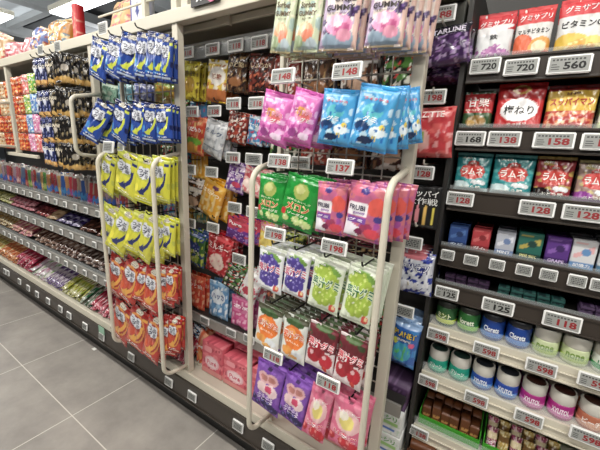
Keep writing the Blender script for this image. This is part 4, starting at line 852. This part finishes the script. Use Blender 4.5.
LBt = [('1f8f78', '58c0a0', 'teal', 'グリーン', 'e8f4ee', '203a34'), ('1f8f78', '58c0a0', 'teal', 'グリーン', 'e8f4ee', '203a34'), ('24489c', '4f8ad0', 'blue', 'XYLITOL', 'f0f4fa', '20242c'), ('24489c', '4f8ad0', 'blue', 'XYLITOL', 'f0f4fa', '20242c'), ('a02878', 'd070b0', 'magenta', 'XYLITOL', 'f8e8f4', '3a1c18'), ('a02878', 'd070b0', 'magenta', 'XYLITOL', 'f8e8f4', '3a1c18'),
       ('b06a50', 'd8a080', 'brown', 'ピーチ', 'f8f0e8', '3a2018'), ('b06a50', 'd8a080', 'brown', 'ピーチ', 'f8f0e8', '3a2018'), ('24489c', '4f8ad0', 'blue', 'XYLITOL', 'f0f4fa', '20242c')]
z = .564+.0205
for i, (c, c2, nm, tx, tc, tp_) in enumerate(LBt):
    x = -.112+i*.0635
    for k in range(3):
        bottle(x, 1.042+.066*k, z, c, c2, tx, tc, ('white-capped %s gum bottle on the lower bottle shelf, %s from left' % (nm, ('first', 'second', 'third', 'fourth', 'fifth', 'sixth', 'seventh', 'eighth', 'ninth')[i])) + ('' if k == 0 else (' (row behind it)' if k == 1 else ' (at the back)')), topc=tp_, rot=-.1)
# green trays with caramels and chocolate sticks
def tray(x0, x1, y0, y1, z, label):
    t = empty('green_tray', ((x0+x1)/2, (y0+y1)/2, z), label, 'tray'); hx, hy = (x1-x0)/2, (y1-y0)/2; m = mat('green_tray_card', '3f9a2c', .45)
    boxes('tray_base', [(-hx, -hy, 0, hx, hy, .003)], m, t); boxes('tray_wall', [(-hx, -hy, .003, hx, -hy+.003, .032), (-hx, hy-.003, .003, hx, hy, .06), (-hx, -hy+.003, .003, -hx+.003, hy-.003, .05), (hx-.003, -hy+.003, .003, hx, hy-.003, .05)], m, t)
ZT = .357+.0205
tray(-.140, .042, 1.02, 1.24, ZT, 'left green tray of caramel sticks on the lowest shelf'); tray(.050, .245, 1.02, 1.24, ZT, 'right green tray of magenta foil sticks on the lowest shelf'); tray(.42, .62, 1.02, 1.24, ZT, 'far green tray at the right end of the lowest shelf')
CARA = Kind(['6a3a18', ('r', 0, 0, 1, .3, 'c88a4a'), ('r', .1, .35, .9, .5, 'c8924c'), ('n', 5, '5a3014', .7)], shape='box', t=.05, res=(10, 12), m=CARD, name='caramel_pack', cat='candy pack', wr=.1)
for i in range(6):
    for k in range(3): CARA.put(Vector((-.122+.029*i, 1.06+.055*k, ZT+.003+.055+(.012 if i % 3 == 1 else 0))), .026, .055+(.010 if i % 3 == 1 else -.002), rnd.uniform(-.03, .03), rnd.uniform(-.1, .1), 0, 'brown caramel pack standing in the left green tray', 'caramel packs in the left green tray', var=k)
MAGS = Kind(['8a1f4c', ('n', 5, 'd8a0b8', .4), ('r', 0, .55, 1, .8, 'd8c8a0'), ('n', 6, 'e8d8c0', .8)], [('チョコ', .5, .35, .8, .3, 'f0e0e8')], shape='pillow', t=.02, res=(12, 20), m=FOIL, name='chocolate_stick_pack', cat='candy pack')
CREM = Kind(['b89a4a', ('n', 5, 'e8dcb0', .3), ('r', 0, .6, 1, .8, '6a4a1c')], shape='pillow', t=.02, res=(12, 20), m=FOIL, name='chocolate_stick_pack', cat='candy pack')
for i in range(6):
    for k in range(4): (MAGS if i % 2 == 0 else CREM).put(Vector((.070+.031*i, 1.05+.045*k, ZT+.004+.075)), .029, .072, 0, rnd.uniform(-.06, .06), -.25, '%s foil stick pack standing in the right green tray' % ('magenta' if i % 2 == 0 else 'cream and gold'), '%s packs in the right tray' % ('magenta' if i % 2 == 0 else 'cream'), var=k)
WBX = gbox('dcdcd8', 'b8b8b8', '3a3a3a', '白', '1a1a1a')
for i in range(4):
    WBX.put(Vector((.275+.036*i, 1.05, ZT+.065)), .034, .064, 0, 0, 0, 'white gum box on the lowest shelf, %s right of the green trays' % ('first', 'second', 'third', 'fourth')[i], var=0)
# base deck goods under the right shelves
for i in range(9):
    K = (CARA, MAGS, I_ST)[i % 3]
    for k in range(3):
        K.put(Vector((-.11+.10*i, .93+.06*k, DZ+.075)), .075, .072, 0, .1, -.2, '%s pack standing on the base deck under the right shelves' % ('brown', 'magenta', 'orange striped')[i % 3], '%s packs on the right base deck' % ('brown', 'magenta', 'orange striped')[i % 3], var=k)

# ================================================================== LEFT LOWER SHELVES
def lying(name, cat, cols, x0, x1, y, z, w, ln, th, lab, layers=1, step=None, slope=.38, yaw=.25, m=GLOSS, seed=1, ny=1):
    """packets lying side by side, long side pointing away from the aisle, sloping up to the back"""
    r = random.Random(seed); cd = lambda h_: tuple(q*.62 for q in lin(h_))  # cd scales the print colours down in place of weaker light here
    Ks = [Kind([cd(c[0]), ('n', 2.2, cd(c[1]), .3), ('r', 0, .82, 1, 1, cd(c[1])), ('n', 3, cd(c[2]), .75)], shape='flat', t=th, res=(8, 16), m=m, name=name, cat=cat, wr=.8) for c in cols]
    x = x0; i = 0; step = step or w*1.03
    while x < x1-w*.4:
        for k in range(layers):
            for q in range(ny):
                kk = Ks[(i+k) % len(Ks)]
                o = kk.put(Vector((x+w/2+r.uniform(-.004, .004), y+ln*.95+q*ln*.9, z+th/2+.006+ln*math.sin(slope)+k*(th*1.15)+q*.02)), w, ln, r.uniform(-.06, .06), yaw+r.uniform(-.08, .08), -(math.pi/2-slope)+r.uniform(-.05, .03), lab, lab[:58], var=i)
        x += step; i += 1
E = DZ
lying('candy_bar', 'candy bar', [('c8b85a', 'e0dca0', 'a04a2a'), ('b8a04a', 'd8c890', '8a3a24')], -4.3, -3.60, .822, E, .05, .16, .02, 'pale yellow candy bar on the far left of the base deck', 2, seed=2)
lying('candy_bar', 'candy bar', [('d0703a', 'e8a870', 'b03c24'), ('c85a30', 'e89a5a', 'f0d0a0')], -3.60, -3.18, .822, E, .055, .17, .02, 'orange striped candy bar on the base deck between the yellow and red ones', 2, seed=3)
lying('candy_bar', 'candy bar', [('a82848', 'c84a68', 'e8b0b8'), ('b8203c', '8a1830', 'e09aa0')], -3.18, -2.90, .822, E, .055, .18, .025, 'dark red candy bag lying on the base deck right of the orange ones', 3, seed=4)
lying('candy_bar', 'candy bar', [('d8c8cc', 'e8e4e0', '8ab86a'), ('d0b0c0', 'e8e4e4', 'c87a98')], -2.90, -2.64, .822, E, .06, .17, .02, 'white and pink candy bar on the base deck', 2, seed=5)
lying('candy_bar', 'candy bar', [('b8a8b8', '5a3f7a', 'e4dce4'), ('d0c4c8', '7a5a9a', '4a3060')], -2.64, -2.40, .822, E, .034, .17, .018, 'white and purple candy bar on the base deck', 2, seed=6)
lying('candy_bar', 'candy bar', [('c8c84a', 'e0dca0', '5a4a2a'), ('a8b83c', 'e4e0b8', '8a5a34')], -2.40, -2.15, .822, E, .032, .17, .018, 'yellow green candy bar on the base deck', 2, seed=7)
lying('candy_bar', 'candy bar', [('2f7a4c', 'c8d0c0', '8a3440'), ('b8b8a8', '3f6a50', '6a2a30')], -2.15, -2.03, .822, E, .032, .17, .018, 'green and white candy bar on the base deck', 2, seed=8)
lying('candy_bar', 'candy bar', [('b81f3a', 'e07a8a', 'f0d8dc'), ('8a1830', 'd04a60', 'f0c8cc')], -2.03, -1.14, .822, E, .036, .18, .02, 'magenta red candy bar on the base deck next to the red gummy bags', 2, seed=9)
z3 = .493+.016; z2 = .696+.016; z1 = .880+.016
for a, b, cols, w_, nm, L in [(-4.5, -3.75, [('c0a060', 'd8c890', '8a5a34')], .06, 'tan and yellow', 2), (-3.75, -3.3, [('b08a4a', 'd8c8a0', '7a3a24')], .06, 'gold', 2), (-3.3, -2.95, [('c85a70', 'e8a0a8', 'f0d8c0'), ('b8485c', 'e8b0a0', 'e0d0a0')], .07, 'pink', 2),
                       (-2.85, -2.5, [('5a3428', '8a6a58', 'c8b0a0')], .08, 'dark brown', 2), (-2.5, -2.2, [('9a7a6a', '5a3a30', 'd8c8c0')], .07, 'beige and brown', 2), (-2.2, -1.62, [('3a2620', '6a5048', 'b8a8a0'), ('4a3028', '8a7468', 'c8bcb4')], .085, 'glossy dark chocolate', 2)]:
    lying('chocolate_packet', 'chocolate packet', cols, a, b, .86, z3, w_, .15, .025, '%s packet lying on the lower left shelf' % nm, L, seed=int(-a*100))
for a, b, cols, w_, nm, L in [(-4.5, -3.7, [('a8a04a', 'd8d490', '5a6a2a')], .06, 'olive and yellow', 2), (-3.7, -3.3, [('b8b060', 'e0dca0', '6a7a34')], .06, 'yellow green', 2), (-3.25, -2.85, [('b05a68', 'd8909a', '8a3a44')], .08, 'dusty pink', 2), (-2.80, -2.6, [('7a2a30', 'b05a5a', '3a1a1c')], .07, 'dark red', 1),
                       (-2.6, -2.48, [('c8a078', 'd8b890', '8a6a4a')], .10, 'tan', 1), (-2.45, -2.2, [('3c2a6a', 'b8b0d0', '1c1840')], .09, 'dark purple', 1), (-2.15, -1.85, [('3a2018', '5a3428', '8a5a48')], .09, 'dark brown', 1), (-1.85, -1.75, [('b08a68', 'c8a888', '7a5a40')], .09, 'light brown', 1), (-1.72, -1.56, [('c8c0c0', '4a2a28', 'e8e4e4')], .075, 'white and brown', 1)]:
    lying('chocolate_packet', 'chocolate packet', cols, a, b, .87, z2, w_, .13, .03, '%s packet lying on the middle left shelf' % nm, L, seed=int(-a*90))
# standing candy sticks in narrow packets
SC = [('b84a5a', 'e0a0a8', 'pink'), ('a8323c', 'd87a70', 'red'), ('c86a78', 'f0c0c0', 'rose'), ('6a7a9a', '3c62b0', 'slate blue'), ('5f9a4a', 'b8c86a', 'green'), ('b03a34', '3c5ab0', 'red and blue'), ('d0a060', 'e8c88a', 'tan'), ('c88a50', '4f86d0', 'tan and blue'), ('a83a4a', '3c8ad8', 'crimson'), ('2f5aa8', '3c9ae0', 'blue'),
      ('c82f3c', 'b84aa0', 'bright red'), ('b89a80', '3c8ad8', 'beige'), ('8a7a7a', '3c6ad0', 'grey'), ('b0443c', '3c8ae0', 'brick red'), ('b090a0', '5a5ab0', 'mauve')]
r5 = random.Random(11)
cq = lambda h_: tuple(q*.55 for q in lin(h_))  # stick colours darkened to stand in for dimmer light on this shelf
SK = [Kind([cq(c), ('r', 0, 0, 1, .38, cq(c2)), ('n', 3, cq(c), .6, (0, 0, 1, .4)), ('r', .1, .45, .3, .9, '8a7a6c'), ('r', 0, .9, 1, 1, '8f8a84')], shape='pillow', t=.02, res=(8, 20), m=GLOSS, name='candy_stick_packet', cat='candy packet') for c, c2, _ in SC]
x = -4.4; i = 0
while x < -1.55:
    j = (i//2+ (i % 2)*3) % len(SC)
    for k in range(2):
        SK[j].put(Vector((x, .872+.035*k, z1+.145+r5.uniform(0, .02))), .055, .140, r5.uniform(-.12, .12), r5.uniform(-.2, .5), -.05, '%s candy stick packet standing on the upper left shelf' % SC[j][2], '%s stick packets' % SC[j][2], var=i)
    x += .050; i += 1
# price tags on the left rails
TG = 'small tags on the left rails'
for z, nm, x0, st in ((.879, 'upper', -4.3, .125), (.695, 'middle', -4.3, .135), (.492, 'lower', -4.3, .12)):
    x = x0
    while x < -1.56:
        price_tag((x, .834, z-.002), '', .044, .034, False, 'small square price tag on the %s left shelf rail' % nm, 'small tags on the %s left rail' % nm, tilt=.1); x += st
for i, (px, py) in enumerate(((5, 271.4), (8, 273), (19.4, 281.4), (28.2, 288), (37, 294.2), (48, 301), (60.4, 309), (69, 315.4), (85, 326.3), (101.7, 336.5), (131.2, 356.8), (168.8, 381.9), (192, 396.3), (238, 426), (268, 446))):
    price_tag(P(px, py, .795), '', .056, .042, False, 'white price tag on the dark base rail, %s' % ('farthest left' if i == 0 else 'overlapping the farthest one' if i == 1 else 'below the orange striped bars' if i == 2 else 'below the first dark red bags' if i == 3 else 'below the last dark red bags' if i == 4 else 'below the white and pink bars' if i == 5 else 'below the purple bars' if i == 6 else 'below the yellow green bars' if i == 7 else 'below the magenta red bars' if i == 8 else 'with a pale green card' if i == 9 else 'below the leftmost low red bags' if i == 10 else 'below the white guard loop in the middle' if i == 11 else 'right of the foot of the white upright' if i == 12 else 'below the pink candy boxes' if i == 13 else 'at the bottom edge of the picture'), tilt=.12)
p = P(101.5, 330, .79)
tagob(boxes('green_rail_card', [(p.x-.03, .789, p.z-.022, p.x+.03, .791, p.z+.02)], mat('pale_green_card', '8fb8a0', .4)), 'pale green translucent card above the base rail tag by the left guard loop', 'card')
tp = onz = None
tagob(boxes('floor_sticker', [(-2.005, .818, .0003, -1.975, .838, .001)], mat('white_paper_scrap', 'e8e6e0', .6)), 'tiny white paper scrap on the floor tile near the base', 'paper scrap')

# ================================================================== ON TOP OF THE GONDOLA
TZ = 1.7125
def top_bag(K, x, y, w, h, label, yaw=0, roll=0, lean=-.25): K.put(Vector((x, y, TZ+h*math.cos(lean)+.003)), w, h, roll, yaw, lean, label, var=rnd.randrange(3))
T1 = plain('c8a070', 'e0c8a8', 'b04a3a', '', t=.08, wr=2.5); T2 = plain('c87a80', 'e8c0c0', 'b03040', '', t=.08, wr=2.5); T3 = plain('c88a3c', 'e8c890', '5a7a8a', '', t=.09, wr=2.5); T4 = plain('6a7ab0', 'd8b890', 'a04a3c', '', t=.08, wr=2.5)
top_bag(T4, -3.25, .93, .2, .17, 'blue and tan snack bag on the gondola top at the far left edge', .2, -.1); top_bag(T1, -3.0, .93, .22, .20, 'tan snack bag on the gondola top, leftmost tall one', .1, .3)
top_bag(T2, -2.80, .92, .17, .12, 'red and pink snack bag lying on the gondola top', .3); top_bag(T2, -2.60, .94, .18, .13, 'pink snack bag on the gondola top right of the other', -.1, .1); top_bag(T4, -2.38, .93, .15, .15, 'pale blue snack bag on the gondola top', .2, .3)
top_bag(T3, -2.24, .95, .17, .17, 'orange snack bag on the gondola top, left of the red carton', .2, -.15); top_bag(T3, -2.10, .93, .13, .14, 'second orange snack bag leaning on the red carton', -.2, .1)
T5 = Kind(['c8202a', ('r', .3, .2, .7, .8, 'e05a50'), ('n', 4, 'e8b8a0', .8)], shape='box', t=.04, res=(12, 24), m=CARD, name='candy_carton', cat='carton', wr=.1)
top_bag(T5, -1.945, .90, .035, .18, 'tall narrow red carton standing on the gondola top', .1, 0, -.02)
T6 = plain('d8a86a', 'e8c89a', 'c85a6a', 'おかし', '6a4a3a', t=.05, m=MATTE, wr=2); top_bag(T6, -1.57, .93, .16, .15, 'tan and pink snack bag beside the blue and white carton', 0, .02)
T7 = Kind(['e3e4ea', ('r', 0, 0, .12, 1, '2a3c9a'), ('r', .88, 0, 1, 1, '2a3c9a'), ('p', [(.5, .62), (.66, .75), (.5, .88), (.34, .75)], '2c3c8c'), ('p', [(.5, .17), (.66, .3), (.5, .43), (.34, .3)], '2c3c8c')], shape='box', t=.05, res=(16, 24), m=CARD, name='candy_carton', cat='carton', wr=.1)
top_bag(T7, -1.43, .92, .085, .24, 'white and dark blue carton with diamond print on the gondola top', .1, 0, -.02)
top_bag(Kind(['b03a5a', ('n', 4, 'e8a0b8', .4)], shape='box', t=.04, res=(10, 16), m=CARD, name='candy_carton', cat='carton', wr=.1), -1.50, .97, .06, .24, 'magenta carton between the tan bag and the blue and white carton', 0, 0, -.02)
for px, py, l in ((41, 50, 'left of the pair on the top beam'), (58, 46.5, 'right of the pair on the top beam'), (103, 28.5, 'on the top beam above the blue bags')):
    p = P(px, py, .815); price_tag(p, '', .07, .05, False, 'price tag in a clear holder, %s' % l, tilt=0)
sg = empty('dark_sign', (-.965, .808, 1.70), 'dark hanging sign with pink disc and white strokes on the top beam', 'sign')
boxes('sign_board', [(-.016, -.006, -.006, .115, 0, .16)], mat('black_sign_board', '171418', .35), sg)
o = lathe('pink_disc', [(.022, -.0015), (.022, .0015)], mat('pink_sign_disc', 'c86a90', .4), sg, 24); o.rotation_euler = (math.pi/2, 0, 0); o.location = (.085, -.0085, .015)
for s_, x_, z_, w_, h_ in (('!!', .03, .022, .03, .035), ('グミ', .05, .09, .08, .05)):
    gv, gf = glyph(s_, .02); fromraw('lettering', [(x_+a*w_+b*.010, -.0075, z_+b*h_) for a, b in gv], gf, mat('white_sign_ink', 'e8e4e6', .5), sg)

# ================================================================== CEILING STRUCTURE BEYOND THE GONDOLA
M_BEAM = mat('grey_ceiling_beam', '9a9c9c', .6, noise=.1, nscale=2); M_VOID = mat('dark_ceiling_void', '26282a', .8)
for i, x in enumerate((-16.5, -14.2, -11.9, -9.6, -7.3, -5.4)):
    o = struct(boxes('trim_%d' % (i+1), [(x, -1, 3.34, x+.25, 11.8, 3.6)], M_BEAM))
o = struct(boxes('trim_7', [(-15, 3.2, 3.50, -3, 4.6, 3.59)], M_VOID)); o = struct(boxes('trim_8', [(-21, 6.5, 3.50, -9, 9.5, 3.59)], M_VOID))
for i, y in enumerate((2.9, 4.9, 6.3)):
    struct(boxes('trim_%d' % (9+i), [(-21, y, 3.40, -2, y+.12, 3.5)], M_BEAM))
fixture(-5.8, -5.1, 1.52, 2.58, 'bright lit light panel at the top left corner', .16)
lp = empty('pendant_lamp', (-12.1, 4.0, 3.58), 'small pendant lamp with glowing shade hanging at the far left', 'lamp')
tubes('cord', [[(0, 0, 0), (0, 0, -.30)]], .03, M_BEAM, lp)
o = lathe('lamp_shade', [(.42, -.62), (.40, -.55), (.2, -.34), (.08, -.30)], mat('glowing_shade', 'fbf6ea', .5, emit=2.0), lp)
fixture(-9.5, -7.2, 5.2, 3.2, 'distant lit batten over the next aisle', .1)
for y, nm in ((2.6, 'first'),):
    f = empty('neighbour_gondola', (-3.5, y, 0), 'dark gondola of the next aisle behind the candy shelving', 'shelving'); boxes('gondola_body', [(-6, 0, 0, 5, .5, 1.6)], M_DARK, f)
